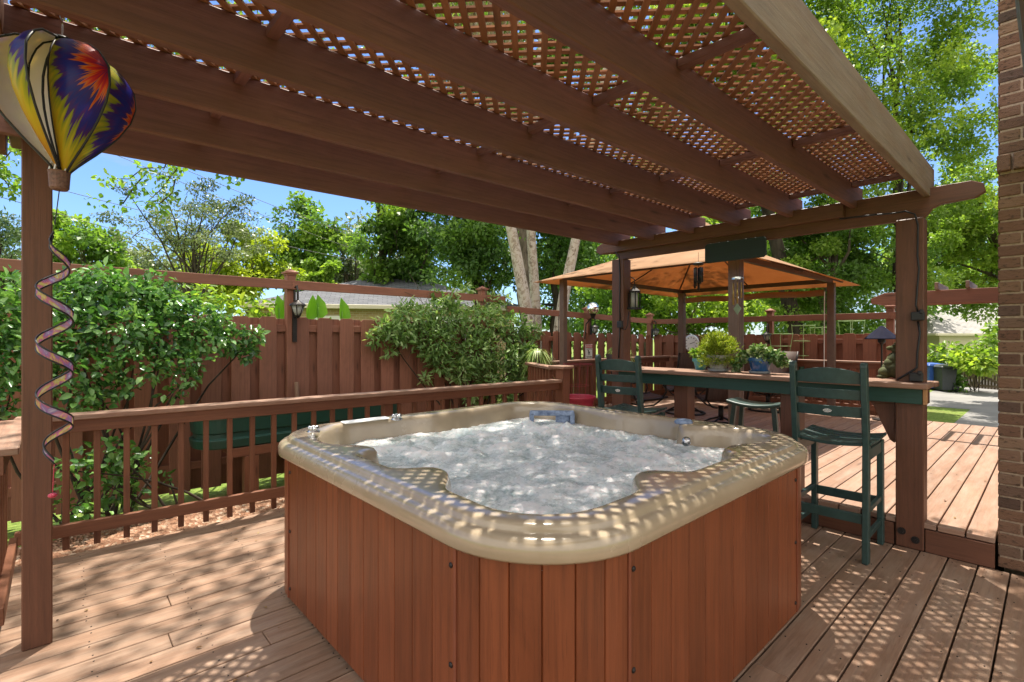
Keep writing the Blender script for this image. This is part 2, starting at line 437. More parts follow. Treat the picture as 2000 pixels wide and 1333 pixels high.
# ================================================================== ground, decks
def gheight(u, v):
    def ss(a, b, x):
        q = min(max((x - a) / (b - a), 0), 1); return q * q * (3 - 2 * q)
    k = ss(8.6, 11, u) * (1 - ss(2.5, 6.0, v))
    if u < 6.2 and v > 4.3:
        q = min(max((v - 4.36) / .10, 0), 1) * (1 - min(max((v - 5.3) / .9, 0), 1))
        return -.30 + .21 * q
    return -.30 - .36 * k
def sheet(name, xs, ys, mat, dz=0.0, mask=None, smooth=True):
    m = MB(); nx, ny = len(xs), len(ys)
    for y in ys:
        for x in xs: m.v.append((x, y, gheight(x, y) + dz))
    for j in range(ny - 1):
        for i in range(nx - 1):
            if mask and not mask((xs[i] + xs[i + 1]) / 2, (ys[j] + ys[j + 1]) / 2): continue
            a = j * nx + i; m.f.append([a, a + 1, a + nx + 1, a + nx]); m.r.append(.5)
            m.uv.append([(xs[i], ys[j]), (xs[i + 1], ys[j]), (xs[i + 1], ys[j + 1]), (xs[i], ys[j + 1])])
    return struct(name, m, mat, smooth=smooth)
def ground_mat():
    m, nt, out = new_mat('lawn_soil'); L = nt.links
    tc = N_(nt, 'ShaderNodeTexCoord').outputs['Object']
    a = noise_n(nt, tc, 14, 8, .7); b = noise_n(nt, tc, .9, 5, .6)
    r = ramp(nt, [(.3, (.07, .105, .022)), (.52, (.16, .23, .045)), (.75, (.28, .32, .10))]); L.new(a.outputs[0], r.inputs[0])
    d = ramp(nt, [(.5, (0, 0, 0)), (.66, (1, 1, 1))]); L.new(b.outputs[0], d.inputs[0])
    c = mixc(nt, r.outputs[0], (.16, .115, .06), mathn(nt, 'MULTIPLY', d.outputs[0], .55))
    p = principled(nt, out, Roughness=.95, Specular_IOR_Level=.1); L.new(c, p.inputs['Base Color'])
    bp = N_(nt, 'ShaderNodeBump'); bp.inputs['Strength'].default_value = .8; bp.inputs['Distance'].default_value = .04
    L.new(a.outputs[0], bp.inputs['Height']); L.new(bp.outputs[0], p.inputs['Normal']); return m
def mulch_mat():
    m, nt, out = new_mat('mulch_and_leaf_litter'); L = nt.links
    tc = N_(nt, 'ShaderNodeTexCoord').outputs['Object']
    v = N_(nt, 'ShaderNodeTexVoronoi'); v.inputs['Scale'].default_value = 42; L.new(mapping(nt, tc, (1, .6, 1)), v.inputs['Vector'])
    b = noise_n(nt, tc, 1.6, 5, .6)
    r = ramp(nt, [(.0, (.08, .045, .03)), (.45, (.27, .14, .085)), (.8, (.42, .30, .21)), (1, (.6, .52, .43))]); L.new(v.outputs['Color'], r.inputs[0])
    c = mixc(nt, r.outputs[0], (.34, .17, .10), mathn(nt, 'MULTIPLY', b.outputs[0], .55))
    p = principled(nt, out, Roughness=.9, Specular_IOR_Level=.15); L.new(c, p.inputs['Base Color'])
    bp = N_(nt, 'ShaderNodeBump'); bp.inputs['Strength'].default_value = 1; bp.inputs['Distance'].default_value = .03
    L.new(v.outputs['Distance'], bp.inputs['Height']); L.new(bp.outputs[0], p.inputs['Normal']); return m
def conc_mat():
    m, nt, out = new_mat('old_concrete'); L = nt.links
    tc = N_(nt, 'ShaderNodeTexCoord').outputs['Object']
    a = noise_n(nt, tc, 60, 5, .7); b = noise_n(nt, tc, .8, 6, .65)
    r = ramp(nt, [(.3, (.17, .165, .16)), (.7, (.27, .26, .245))]); L.new(b.outputs[0], r.inputs[0])
    c = mixc(nt, r.outputs[0], (.2, .19, .17), mathn(nt, 'MULTIPLY', a.outputs[0], .35))
    p = principled(nt, out, Roughness=.9, Specular_IOR_Level=.2); L.new(c, p.inputs['Base Color']); return m
def spaced(a, b, n): return [a + (b - a) * i / n for i in range(n + 1)]
M['lawn'] = ground_mat(); M['mulch'] = mulch_mat(); M['conc'] = conc_mat()
gx = [-400, -120, -40, -15] + spaced(-8, 30, 76) + [45, 80, 160, 420]
gy = sorted(gx + [4.34, 4.37, 4.46, 4.75, 5.25, 5.3, 5.75, 6.2]); gxx = sorted(gx + [6.19, 6.21])
sheet('ground', gxx, gy, M['lawn'], smooth=False)
sheet('mulch_bed', spaced(-6, 5.5, 46), [4.46, 4.6, 4.7, 4.8, 4.9, 5.0, 5.1, 5.2, 5.3, 5.4, 5.5], M['mulch'], .012,
      lambda x, y: y < 5.2 + .18 * math.sin(x * 2.1) + .12 * math.sin(x * 5.3))
sheet('driveway', spaced(9.6, 34, 60), spaced(-12, 3.2, 40), M['conc'], .006,
      lambda x, y: not (y > 1.75 + .12 * math.sin(x) and x < 19.6))

def boards(m, u0, u1, v0, v1, z, th=.035, w=.145, gap=.008, breaks=(3.6, 6.5)):
    v = v0
    while v < v1 - .02:
        a = u0; wv = min(w, v1 - v)
        while a < u1 - .01:
            l = random.uniform(*breaks); b = min(a + l, u1)
            if u1 - b < .6: b = u1
            m.box(a + .0015, v, z - th, b - .0015, v + wv - gap, z + random.uniform(-.0008, .0008)); a = b
        v += w
    return m
M['shadow'] = plain('under_deck_shade', (.05, .03, .02), .9)  # near-black colour stands in for the shade beneath the boards
struct('deck_boards', boards(MB(), -3.4, 4.335, -3.0, 4.45, 0.0), M['deck'], bevel=.003)
m = MB()
for k in range(51):
    v = -3.0 + .145 * k + .068
    for u in spaced(-3.2, 4.27, 18):
        for dv in (-.042, .042):
            uu = u + random.uniform(-.012, .012); vv = v + dv + random.uniform(-.006, .006)
            m.tube([(uu, vv, -.002), (uu, vv, .0018)], .0036, 6)
struct('deck_screw_heads', m, M['iron'])
struct('deck_joists', MB().box(-3.3, -2.9, -.24, 4.33, 4.40, -.045), M['shadow'])
struct('upper_deck_boards', boards(MB(), 4.345, 9.75, .256, 5.75, .19, gap=.009, w=.142), M['deck2'], bevel=.003)
r = MB()
r.box(4.337, .256, .0, 4.367, .595, .150).box(4.337, .765, .0, 4.367, 3.01, .150).box(4.337, 3.175, .0, 4.367, 4.3, .150)
struct('deck_step_riser', r, M['post'], bevel=.003)
struct('upper_deck_joists', MB().box(4.372, .28, -.35, 9.7, 5.7, .147), M['shadow'])

# ================================================================== pergola
RZ = lambda u: 2.345 + .016 * u
RH = .168
T = Thing('pergola', 'brown stained patio pergola with lattice roof over the hot tub', 'pergola', (2.1, 1.9, 0))
def wpost(u0, v0, u1, v1, z1): return MB().box(u0, v0, 0, u1, v1, z1)
pr = T.part('post', wpost(4.330, .60, 4.467, .755, 2.27), M['post'], bevel=.006, label='thick pergola post beside the brick wall with two bolts at its foot')
for (x, y) in ((1761, 1037), (1788, 1055)):
    p = at_u(x, y, 4.330); m = MB()
    m.tube([(4.336, p.y, p.z), (4.322, p.y, p.z)], [.024, .024], 16).tube([(4.324, p.y, p.z), (4.310, p.y, p.z)], [.013, .012], 6)
    T.part('bolt', m, M['iron'], pr)
T.part('post', wpost(4.330, 3.02, 4.467, 3.165, 2.27), M['post'], bevel=.006)
T.part('post', wpost(-.118, 3.215, -.012, 3.325, 2.60), M['post'], bevel=.005, label='slender pergola post behind the balloon spinner')
# main beam on the right with scrolled end
def scroll_beam(u0, u1, vn, vf, z0, z1):
    pts = [(vn + .07, z1), (vn + .01, z1 - .03), (vn, z1 - .085), (vn + .05, z1 - .115), (vn + .22, z1 - .125), (vn + .265, z1 - .145), (vn + .29, z0 + .02), (vn + .31, z0)]
    far = [(vf - .31, z0), (vf - .29, z0 + .02), (vf - .265, z1 - .145), (vf - .22, z1 - .125), (vf - .05, z1 - .115), (vf, z1 - .085), (vf - .01, z1 - .03), (vf - .07, z1)]
    return MB().prism([(u0, v, z) for v, z in pts + far], (u1 - u0, 0, 0))
T.part('beam', scroll_beam(4.392, 4.436, .30, 3.42, 2.272, 2.475), M['post'], bevel=.004)
T.part('beam', MB().box(4.340, 1.07, 2.352, 4.388, 3.30, 2.466), M['post'], bevel=.004)
T.part('beam', scroll_beam(-.165, -.121, .25, 3.80, 2.39, 2.60), M['post'], bevel=.004)
T.part('knee_bracket', MB().prism([(-.215, 3.17, 2.62), (-.215, 3.36, 2.62), (-.215, 3.345, 2.40), (-.215, 3.31, 2.30), (-.215, 3.23, 2.30), (-.215, 3.185, 2.42)], (.048, 0, 0)), M['post'], bevel=.003)
RV = [.575, .996, 1.412, 1.828, 2.246, 2.666, 3.086]
for i, v in enumerate(RV):
    m = MB(); a, b = -.36, 4.56
    z0a, z0b = RZ(a), RZ(b); h = .215 if i == 0 else RH
    m.prism([(a, v, z0a + .06), (a + .09, v, z0a), (b, v, z0b), (b, v, z0b + h), (a, v, z0a + h)], (0, .04, 0))
    o = T.part('rafter', m, M['greyrafter'] if i == 0 else M['rafter'], bevel=.004)
    if i == 0: o['label'] = 'weathered silvery outermost rafter of the pergola roof'
for u in (.55, 1.80, 3.06, 4.26):
    for i in range(6):
        z = RZ(u) + RH
        T.part('blocking', MB().box(u - .02, RV[i] + .042, z - .042, u + .02, RV[i + 1] - .002, z - .006), M['rafter'], bevel=.003)
def lattice(u0, u1, v0, v1, pitch=.0545, w=.0240):
    m = MB()
    for lay, s in ((0, 1), (1, -1)):
        c0 = min(v0 - s * u0, v0 - s * u1); c1 = max(v1 - s * u0, v1 - s * u1)
        c = c0 + pitch * .7
        while c < c1:
            # v = s*u + c
            lo, hi = u0, u1
            if s > 0: lo = max(lo, v0 - c); hi = min(hi, v1 - c)
            else: lo = max(lo, c - v1); hi = min(hi, c - v0)
            if hi - lo > .03:
                zz = RH + .005 + lay * .0085
                m.bar((lo, s * lo + c, RZ(lo) + zz), (hi, s * hi + c, RZ(hi) + zz), w, .008)
            c += pitch * math.sqrt(2)
    return m
T.part('lattice_panel', lattice(-.10, 2.10, .618, 3.115), M['lath'])
T.part('lattice_panel', lattice(2.108, 4.40, .618, 3.115), M['lath'])

# board sign hung under the beam
m = MB(); n = .018
cs = [(2.10, 2.285), (1.62, 2.285), (1.60, 2.267), (1.60, 2.135), (1.62, 2.115), (2.10, 2.115), (2.12, 2.135), (2.12, 2.267)]
m.prism([(4.285, v, z) for v, z in cs], (.022, 0, 0))
tag(build('sign_board', m, M['signgreen'], bevel=.002), 'blank dark green board with clipped corners hung under the pergola beam', 'sign')

# cables
def cable(name, pts, label, r=.006, mat='black'):
    return tag(build(name, MB().tube(pts, r, 6), M[mat], smooth=True), label, 'cable')
cp = [at_u(x, y, 4.322) for x, y in ((1640, 428), (1700, 421), (1745, 417), (1768, 413), (1787, 419), (1793, 440), (1792, 500), (1795, 525), (1789, 596), (1793, 610))]
T2 = Thing('power_cable', 'black power cable with plug boxes running down the thick post by the bar', 'cable', tuple(cp[-1]))
T2.part('cord', MB().tube(cp, .006, 6).tube([at_u(x, y, 4.322) for x, y in ((1793, 628), (1797, 650), (1792, 690), (1791, 718), (1786, 722), (1770, 732), (1752, 742))], .006, 6), M['black'], smooth=True)
for (x, y, a) in ((1793, 618, .0), (1790, 737, .0)):
    p = at_u(x, y, 4.31)
    T2.part('plug_box', MB().obox((4.308, p.y, p.z), (.02, 0, 0), (0, .036, 0), (0, 0, .030)).obox((4.296, p.y - .02, p.z + .03), (.014, 0, 0), (0, .012, 0), (0, 0, .015)), M['black'], bevel=.006)
cp = [at_u(x, y, 4.322) for x, y in ((1202, 492), (1209, 500), (1211, 540), (1210, 600), (1211, 628))]
T2 = Thing('power_cable', 'thin black cable with small box on the pergola post beside the gazebo', 'cable', tuple(cp[-1]))
T2.part('cord', MB().tube(cp, .006, 6).tube([at_u(x, y, 4.322) for x, y in ((1211, 640), (1210, 660), (1208, 700))], .006, 6).tube([at_u(x, y, 4.322) for x, y in ((1214, 642), (1222, 644), (1226, 634), (1228, 610))], .005, 6), M['black'], smooth=True)
p = at_u(1211, 634, 4.31)
T2.part('plug_box', MB().obox(p, (.018, 0, 0), (0, .03, 0), (0, 0, .036)), M['black'], bevel=.006)

# ================================================================== hot tub
def shell_mat():
    m, nt, out = new_mat('tan_acrylic_shell'); L = nt.links
    tc = N_(nt, 'ShaderNodeTexCoord').outputs['Object']
    a = noise_n(nt, tc, 3.0, 6, .6); b = noise_n(nt, tc, 120, 2, .5)
    r = ramp(nt, [(.35, (.325, .258, .175)), (.65, (.39, .315, .222))]); L.new(a.outputs[0], r.inputs[0])
    p = principled(nt, out, Roughness=.22, Specular_IOR_Level=.5, Coat_Weight=.55, Coat_Roughness=.08)
    L.new(r.outputs[0], p.inputs['Base Color'])
    rr = mathn(nt, 'ADD', .14, mathn(nt, 'MULTIPLY', a.outputs[0], .22)); L.new(rr, p.inputs['Roughness'])
    bp = N_(nt, 'ShaderNodeBump'); bp.inputs['Strength'].default_value = .08; bp.inputs['Distance'].default_value = .004
    L.new(b.outputs[0], bp.inputs['Height']); L.new(bp.outputs[0], p.inputs['Normal']); return m
M['shell'] = shell_mat()
def water_mat():
    m, nt, out = new_mat('churning_spa_water'); L = nt.links
    tc = N_(nt, 'ShaderNodeTexCoord').outputs['Object']
    at_ = N_(nt, 'ShaderNodeAttribute', attribute_name='foam')
    n1 = noise_n(nt, tc, 5.2, 8, .72, .8); n2 = noise_n(nt, tc, 45, 6, .7, .4); n3 = noise_n(nt, tc, 160, 3, .6)
    f = mathn(nt, 'ADD', mathn(nt, 'MULTIPLY', n1.outputs[0], .75), mathn(nt, 'MULTIPLY', n2.outputs[0], .4))
    f = mathn(nt, 'ADD', f, mathn(nt, 'MULTIPLY', at_.outputs['Fac'], .42))
    r = ramp(nt, [(.38, (.20, .30, .31)), (.50, (.55, .62, .63)), (.62, (.78, .83, .84)), (.80, (.96, .97, .97))]); L.new(f, r.inputs[0])
    p = principled(nt, out, Roughness=.12, Specular_IOR_Level=.5, IOR=1.33, Subsurface_Weight=.9, Subsurface_Scale=.22)
    p.inputs['Subsurface Radius'].default_value = (.8, 1, 1)
    L.new(r.outputs[0], p.inputs['Base Color'])
    rr = ramp(nt, [(.45, (.10,) * 3), (.85, (.5,) * 3)]); L.new(f, rr.inputs[0]); L.new(rr.outputs[0], p.inputs['Roughness'])
    bp = N_(nt, 'ShaderNodeBump'); bp.inputs['Strength'].default_value = .9; bp.inputs['Distance'].default_value = .02
    h = mathn(nt, 'ADD', mathn(nt, 'MULTIPLY', n2.outputs[0], .8), mathn(nt, 'MULTIPLY', n3.outputs[0], .35))
    L.new(h, bp.inputs['Height']); L.new(bp.outputs[0], p.inputs['Normal']); return m
M['water'] = water_mat()
TU0, TU1, TV0, TV1 = .935, 3.205, .90, 3.21; TR = .40
TC = ((TU0 + TU1) / 2, (TV0 + TV1) / 2); HX, HYY = (TU1 - TU0) / 2, (TV1 - TV0) / 2
def rring(d, z, nc=16, ns=44, bump=None):
    hx, hy = HX - d, HYY - d; r = max(TR - d * .8, .06); pts = []
    for k, (sx, sy) in enumerate(((1, 1), (-1, 1), (-1, -1), (1, -1))):
        cx, cy = sx * (hx - r), sy * (hy - r); a0 = k * PI / 2
        for i in range(nc + 1):
            a = a0 + PI / 2 * i / nc; pts.append((cx + r * math.cos(a), cy + r * math.sin(a)))
        a = a0 + PI / 2; x0, y0 = pts[-1]
        nsx, nsy = ((-1, 1), (-1, -1), (1, -1), (1, 1))[k]
        nx, ny = nsx * (hx - r) , nsy * (hy - r)
        e = a
        x1, y1 = nx + r * math.cos(e), ny + r * math.sin(e)
        for i in range(1, ns):
            q = i / ns; pts.append((x0 + (x1 - x0) * q, y0 + (y1 - y0) * q))
    res = []
    for (x, y) in pts:
        dd = bump(x, y) if bump else 0.0
        l = math.hypot(x, y); k = 1 - dd / max(l, .1)
        res.append((TC[0] + x * k, TC[1] + y * k, z))
    return res
HT = Thing('hot_tub', 'square hot tub with reddish wood cabinet and tan rim full of bubbling water', 'hot tub', (TC[0], TC[1], 0))
PIL = [(1.10, 2.40, .15, .13), (1.10, 1.70, .17, .15), (1.74, 1.07, .16, .15), (2.62, 1.07, .13, .20), (3.04, 1.50, .17, .14), (2.15, 3.04, .05, .35), (1.10, 2.98, .05, .2), (1.1, 1.1, -.02, .2), (3.05, 2.3, .04, .3)]
def wav(x, y):
    u, v = TC[0] + x, TC[1] + y
    return .01 + sum(a * math.exp(-(((u - p) ** 2 + (v - q) ** 2) / (s * s)) ** 1.6) for p, q, a, s in PIL)
prof = [(-.010, .795), (-.030, .797), (-.036, .806), (-.036, .838), (-.030, .856), (-.018, .866), (-.004, .870), (.006, .871), (.010, .874), (.013, .886), (.019, .893), (.032, .897), (.045, .898), (.07, .899), (.085, .899), (.10, .897), (.112, .890), (.120, .874), (.126, .84)]
rings = [rring(d, z, bump=None if d < .04 else (lambda x, y, w=min(1, (d - .04) / .06): wav(x, y) * w)) for d, z in prof]
rings += [rring(.138, .74, bump=wav), rring(.17, .55, bump=wav), rring(.45, .5), rring(.9, .49)]
HT.part('rim', MB().loops(rings, capt=True), M['shell'], smooth=True)
# cabinet panels
def strip(path, nb, name, label=None, screws=()):
    """path: list of (x,y) outward ordered; nb boards"""
    seg = [0]
    for i in range(1, len(path)): seg.append(seg[-1] + math.dist(path[i], path[i - 1]))
    tot = seg[-1]
    def pos(s):
        s = min(max(s, 0), tot); i = max(j for j in range(len(seg)) if seg[j] <= s + 1e-9); i = min(i, len(seg) - 2)
        q = (s - seg[i]) / max(seg[i + 1] - seg[i], 1e-9)
        a, b = Vector(path[i]), Vector(path[i + 1]); p = a.lerp(b, q); t = (b - a).normalized()
        return p, Vector((t.y, -t.x))
    m = MB(); z0, z1 = .035, .797
    for k in range(nb):
        s0, s1 = tot * k / nb, tot * (k + 1) / nb; g = .0035
        ss = [(s0, -.006), (s0 + g, 0)] + [(s0 + (s1 - s0) * j / 4, 0) for j in (1, 2, 3)] + [(s1 - g, 0), (s1, -.006)]
        r = random.random(); off = random.uniform(0, 30)
        row = []
        for s_, d in ss:
            p, nn = pos(s_); p = p + nn * d
            row.append(len(m.v)); m.v.append((p.x, p.y, z0)); m.v.append((p.x, p.y, z1))
        for j in range(len(row) - 1):
            a, b = row[j], row[j + 1]
            m.f.append([a, b, b + 1, a + 1]); m.r.append(r)
            m.uv.append([(z0 + off, ss[j][0] + off), (z0 + off, ss[j + 1][0] + off), (z1 + off, ss[j + 1][0] + off), (z1 + off, ss[j][0] + off)])
    o = HT.part(name, m, M['panel'], label=label)
    for (s_, z) in screws:
        p, nn = pos(s_ * tot if s_ >= 0 else tot + s_)
        q = Vector((p.x, p.y, z)); n3 = Vector((nn.x, nn.y, 0))
        HT.part('screw', MB().tube([q - n3 * .004, q + n3 * .002, q + n3 * .006], [.0095, .0095, .005], 10), M['iron'], o)
    return o
r_ = TR - .02; c4 = [(TU1 - r_, TV1 - r_, 0), (TU0 + r_, TV1 - r_, 90), (TU0 + r_, TV0 + r_, 180), (TU1 - r_, TV0 + r_, 270)]
def arc(c, n=14): return [(c[0] + r_ * math.cos(math.radians(c[2] + 90 * i / n)), c[1] + r_ * math.sin(math.radians(c[2] + 90 * i / n))) for i in range(n + 1)]
for i in range(4):
    a = arc(c4[i]); b = arc(c4[(i + 1) % 4])
    ins = .012
    strip(a, 6, 'corner_panel')
    p, q = Vector(a[-1]), Vector(b[0]); t = (q - p).normalized()
    strip([tuple(p + t * .012), tuple(q - t * .012)], 12, 'side_panel', screws=((.012, .72), (.012, .40), (.012, .09), (-.018, .72), (-.018, .40), (-.018, .09)))
for i in range(4):
    a = arc(c4[i]); b = arc(c4[(i + 1) % 4])
    for e, t in ((a[-1], (Vector(b[0]) - Vector(a[-1])).normalized()), (b[0], (Vector(a[-1]) - Vector(b[0])).normalized())):
        nn = Vector((t.y, -t.x))
        c = Vector(e) + t * .006
        m = MB().obox((c.x, c.y, .416), (t.x * .0065, t.y * .0065, 0), (nn.x * .004, nn.y * .004, 0), (0, 0, .38))
        HT.part('corner_trim', m, M['paneltrim'])
m = MB().loops([rring(.03, z) for z in (.0, .05)]); HT.part('base_skirt', m, M['black'])
m = MB().loops([rring(.035, z) for z in (.04, .80)]); HT.part('cabinet_lining', m, M['black'])
# water
n = 230; W = MB(); foam = []
hx, hy = HX - .11, HYY - .11
src = [(random.uniform(-.85, .85), random.uniform(-.85, .85), random.uniform(.08, .26), random.uniform(.4, 1)) for _ in range(34)]
for j in range(n + 1):
    for i in range(n + 1):
        x, y = hx * (2 * i / n - 1), hy * (2 * j / n - 1)
        p = Vector((x, y, 0))
        b = sum(a * math.exp(-((x - u) ** 2 + (y - v) ** 2) / (s * s)) for u, v, s, a in src)
        b = min(b, 1.6)
        t = noise.turbulence(p * 6.5, 4, False) ; t2 = noise.noise(p * 19 + Vector((3, 1, 4))); t3 = noise.noise(p * 48 + Vector((7, 1, 2)))
        t4 = noise.noise(p * 95 + Vector((2, 8, 5)))
        mb_ = sum(a_ * math.exp(-((x - p_) ** 2 + (y - q_) ** 2) / (w_ * w_)) for p_, q_, w_, a_ in ((.55, .25, .22, .035), (.1, .75, .16, .03), (-.35, .7, .2, .03), (.75, -.2, .16, .03), (.5, .7, .2, .02), (-.1, .3, .25, .02)))
        h = (mb_ * (.6 + 1.2 * (t - .3)) + .014 * b + .016 * (t - .5) * (.5 + .6 * b) + .007 * t2 * (.5 + .6 * b) + .0062 * t3 * (.5 + .6 * b) + .004 * t4)
        W.v.append((TC[0] + x, TC[1] + y, .772 + 1.05 * h)); foam.append(min(max(.42 * b + .75 * (t - .45) + .18 * t2, 0), 1))
for j in range(n):
    for i in range(n):
        a = j * (n + 1) + i; W.f.append([a, a + 1, a + n + 2, a + n + 1]); W.uv.append([(0, 0)] * 4); W.r.append(.5)
wo = HT.part('water', W, M['water'], smooth=True, label='white frothing water churned by the jets')
fa = wo.data.attributes.new('foam', 'FLOAT', 'POINT'); fa.data.foreach_set('value', foam)
# headrests
def superel(c, a, b, h, rot, e1=.55, e2=.6, n=28, m_=14, tilt=0):
    mb = MB(); mat = Matrix.Rotation(rot, 3, 'Z') @ Matrix.Rotation(tilt, 3, 'Y')
    sg = lambda w, e: math.copysign(abs(w) ** e, w)
    rings = []
    for i in range(m_ + 1):
        th = -PI / 2 + PI * i / m_; ct = max(math.cos(th), 1e-3)
        rings.append([tuple(Vector(c) + mat @ Vector((a * sg(ct, e1) * sg(math.cos(2 * PI * k / n), e2), b * sg(ct, e1) * sg(math.sin(2 * PI * k / n), e2), h * sg(math.sin(th), e1)))) for k in range(n)])
    return mb.loops(rings, capb=True, capt=True)
# skimmer in the far corner
sk = at(1078, 800, 3.95); d = Vector((-.7071, -.7071, 0)); s = Vector((.7071, -.7071, 0)); ZW = .735
M['skim'] = plain('chalky_blue_plastic', (.13, .20, .36), .55, var=.4, nscale=30, col2=(.33, .42, .58))
m = MB(); cc = Vector((sk.x, sk.y, 0))
def ob(c, dx, sx, zx): m.obox(c, d * dx, s * sx, Vector((0, 0, zx)))
ob(cc + Vector((0, 0, .852)), .028, .175, .018); ob(cc + s * .16 + Vector((0, 0, .766)), .028, .018, .085); ob(cc - s * .16 + Vector((0, 0, .766)), .028, .018, .085)
ob(cc + s * .085 - d * .02 + Vector((0, 0, .766)), .012, .055, .068)
HT.part('skimmer', m, M['skim'], bevel=.005, label='chalky blue grey skimmer frame in the far corner')
def knob(x, y, D, r, mat='steel', lobes=5, h=.03):
    p = at(x, y, D); m = MB()
    m.lathe((p.x, p.y, .893), [(r * 1.1, 0), (r * 1.12, .006), (r * .8, .012), (r * .55, h)], 24)
    for k in range(lobes):
        a = 2 * PI * k / lobes; m.ball((p.x + r * .62 * math.cos(a), p.y + r * .62 * math.sin(a), .893 + h * .8), r * .38, r * .38, h * .5, 10)
    m.ball((p.x, p.y, .893 + h), r * .45, r * .45, h * .4, 12)
    return m
HT.part('diverter_knob', knob(775, 830, 3.38, .036), M['steel'], smooth=True)
HT.part('diverter_knob', knob(612, 846, 2.93, .034), M['steel'], smooth=True)
p = at(1335, 829, 3.24); HT.part('air_cap', MB().lathe((p.x, p.y, .892), [(.055, 0), (.058, .012), (.045, .026), (.0001, .031)], 24), M['skim'], smooth=True)
p = at(1374, 853, 2.97); q = Vector((-.8, -.35, -.45)).normalized()
jm = MB(); c0 = Vector((2.80, 1.50, .835))
jm.tube([c0, c0 + q * .03, c0 + q * .034, c0 + q * .01], [.024, .026, .018, .012], 18)
HT.part('water_jet', jm, M['steel'], smooth=True)
HT.part('light_lens', superel((1.24, 1.98, .775), .05, .11, .028, .15), M['white'], smooth=True)
HT.part('control_panel', MB().obox((1.52, 3.10, .902), (.16, 0, 0), (0, .035, .002), (0, 0, .004)), M['white'], bevel=.004)

# ================================================================== deck railings
def railing(name, label, p0, p1, zf, top, spacing=.166, posts=(), baseoff=.09, group=None, capw=.14, bal_out=0.0):
    p0 = Vector((p0[0], p0[1], 0)); p1 = Vector((p1[0], p1[1], 0)); d = (p1 - p0).normalized(); L = (p1 - p0).length
    T = Thing(name, label, 'railing', (p0.x, p0.y, zf), group=group)
    zt = zf + top; sd = Vector((-d.y, d.x, 0))
    Z = lambda z: Vector((0, 0, z))
    T.part('cap_rail', MB().bar(p0 + Z(zt - .019), p1 + Z(zt - .019), capw, .038), M['railcap'], bevel=.005)
    T.part('top_rail', MB().bar(p0 - sd * .0 + Z(zt - .083), p1 + Z(zt - .083), .038, .088), M['rail'], bevel=.003)
    T.part('bottom_rail', MB().bar(p0 + Z(zf + baseoff + .04), p1 + Z(zf + baseoff + .04), .038, .085), M['rail'], bevel=.003)
    n = int(L / spacing)
    for i in range(n):
        c = p0 + d * (spacing * (i + .5)) + sd * .039
        if any((c - (p0 + d * q)).length < .09 for q in posts): continue
        T.part('baluster', MB().bar(c + Z(zf + .02 + bal_out), c + Z(zt - .045), .038, .038, up=(d.x, d.y, 0)), M['rail'], bevel=.003)
    for q in posts:
        c = p0 + d * q + sd * .065
        T.part('railing_post', MB().bar(c + Z(zf - .3), c + Z(zt - .04), .09, .09, up=(d.x, d.y, 0)), M['rail'], bevel=.004)
    return T
BR = railing('deck_railing', 'long brown deck railing with flat cap running behind the hot tub', (-.20, 4.60), (4.68, 4.24), 0, .925, .166, posts=(2.62,), bal_out=-.03)
railing('deck_railing', 'short brown side railing with sunlit cap behind the balloon spinner post', (-.20, 3.36), (-.20, 4.50), 0, .925, .13)
# newel post and upper railings
m = MB(); 
NW = Thing('newel_post', 'square brown newel post with flat cap at the end of the long railing', 'post', (4.76, 4.24, -.3))
NW.part('shaft', MB().box(4.70, 4.18, -.3, 4.83, 4.31, 1.055), M['rail'], bevel=.005)
NW.part('cap', MB().box(4.66, 4.14, 1.055, 4.87, 4.40, 1.093), M['railcap'], bevel=.006)
railing('deck_railing', 'short brown railing of the upper deck between newel post and red pot', (4.80, 4.42), (5.35, 5.45), .19, .88, .13)
railing('deck_railing', 'brown railing of the upper deck behind the gazebo with spider plants on it', (5.40, 5.52), (9.72, 5.62), .19, .88, .13, posts=(1.5, 3.0))
railing('deck_railing', 'brown railing at the far side of the upper deck below the tomato cages', (9.66, 5.50), (9.66, 1.75), .19, .88, .13, posts=(1.3, 2.6))
# ================================================================== bar counter
B = Thing('bar_counter', 'long outdoor bar counter with plank top and dark green apron between the posts', 'bar', (4.38, 1.9, 0))
tm = MB()
tm.box(4.205, .563, 1.108, 4.345, 3.12, 1.146).box(4.351, .772, 1.108, 4.49, 3.01, 1.146).box(4.512, .555, 1.104, 4.62, 3.12, 1.142).box(4.351, .565, 1.108, 4.49, .593, 1.146)
B.part('counter_top', tm, M['railcap'], bevel=.006)
B.part('apron', MB().box(4.285, .602, 1.000, 4.323, 3.05, 1.106), M['green'], bevel=.003)
B.part('apron_end', MB().box(4.284, .578, 1.000, 4.324, .600, 1.106), M['endgrain'], bevel=.002)
B.part('apron', MB().box(4.53, .60, .985, 4.57, 3.05, 1.102), M['post'], bevel=.003)
for v in (2.40, 1.45):
    B.part('leg', MB().box(4.37, v - .07, .19, 4.51, v + .07, 1.105), M['post'], bevel=.005)
B.part('bracket', MB().prism([(4.40, .772, 1.0), (4.40, .93, 1.0), (4.40, .90, .96), (4.40, .80, .72), (4.40, .772, .70)], (.04, 0, 0)), M['post'], bevel=.003)

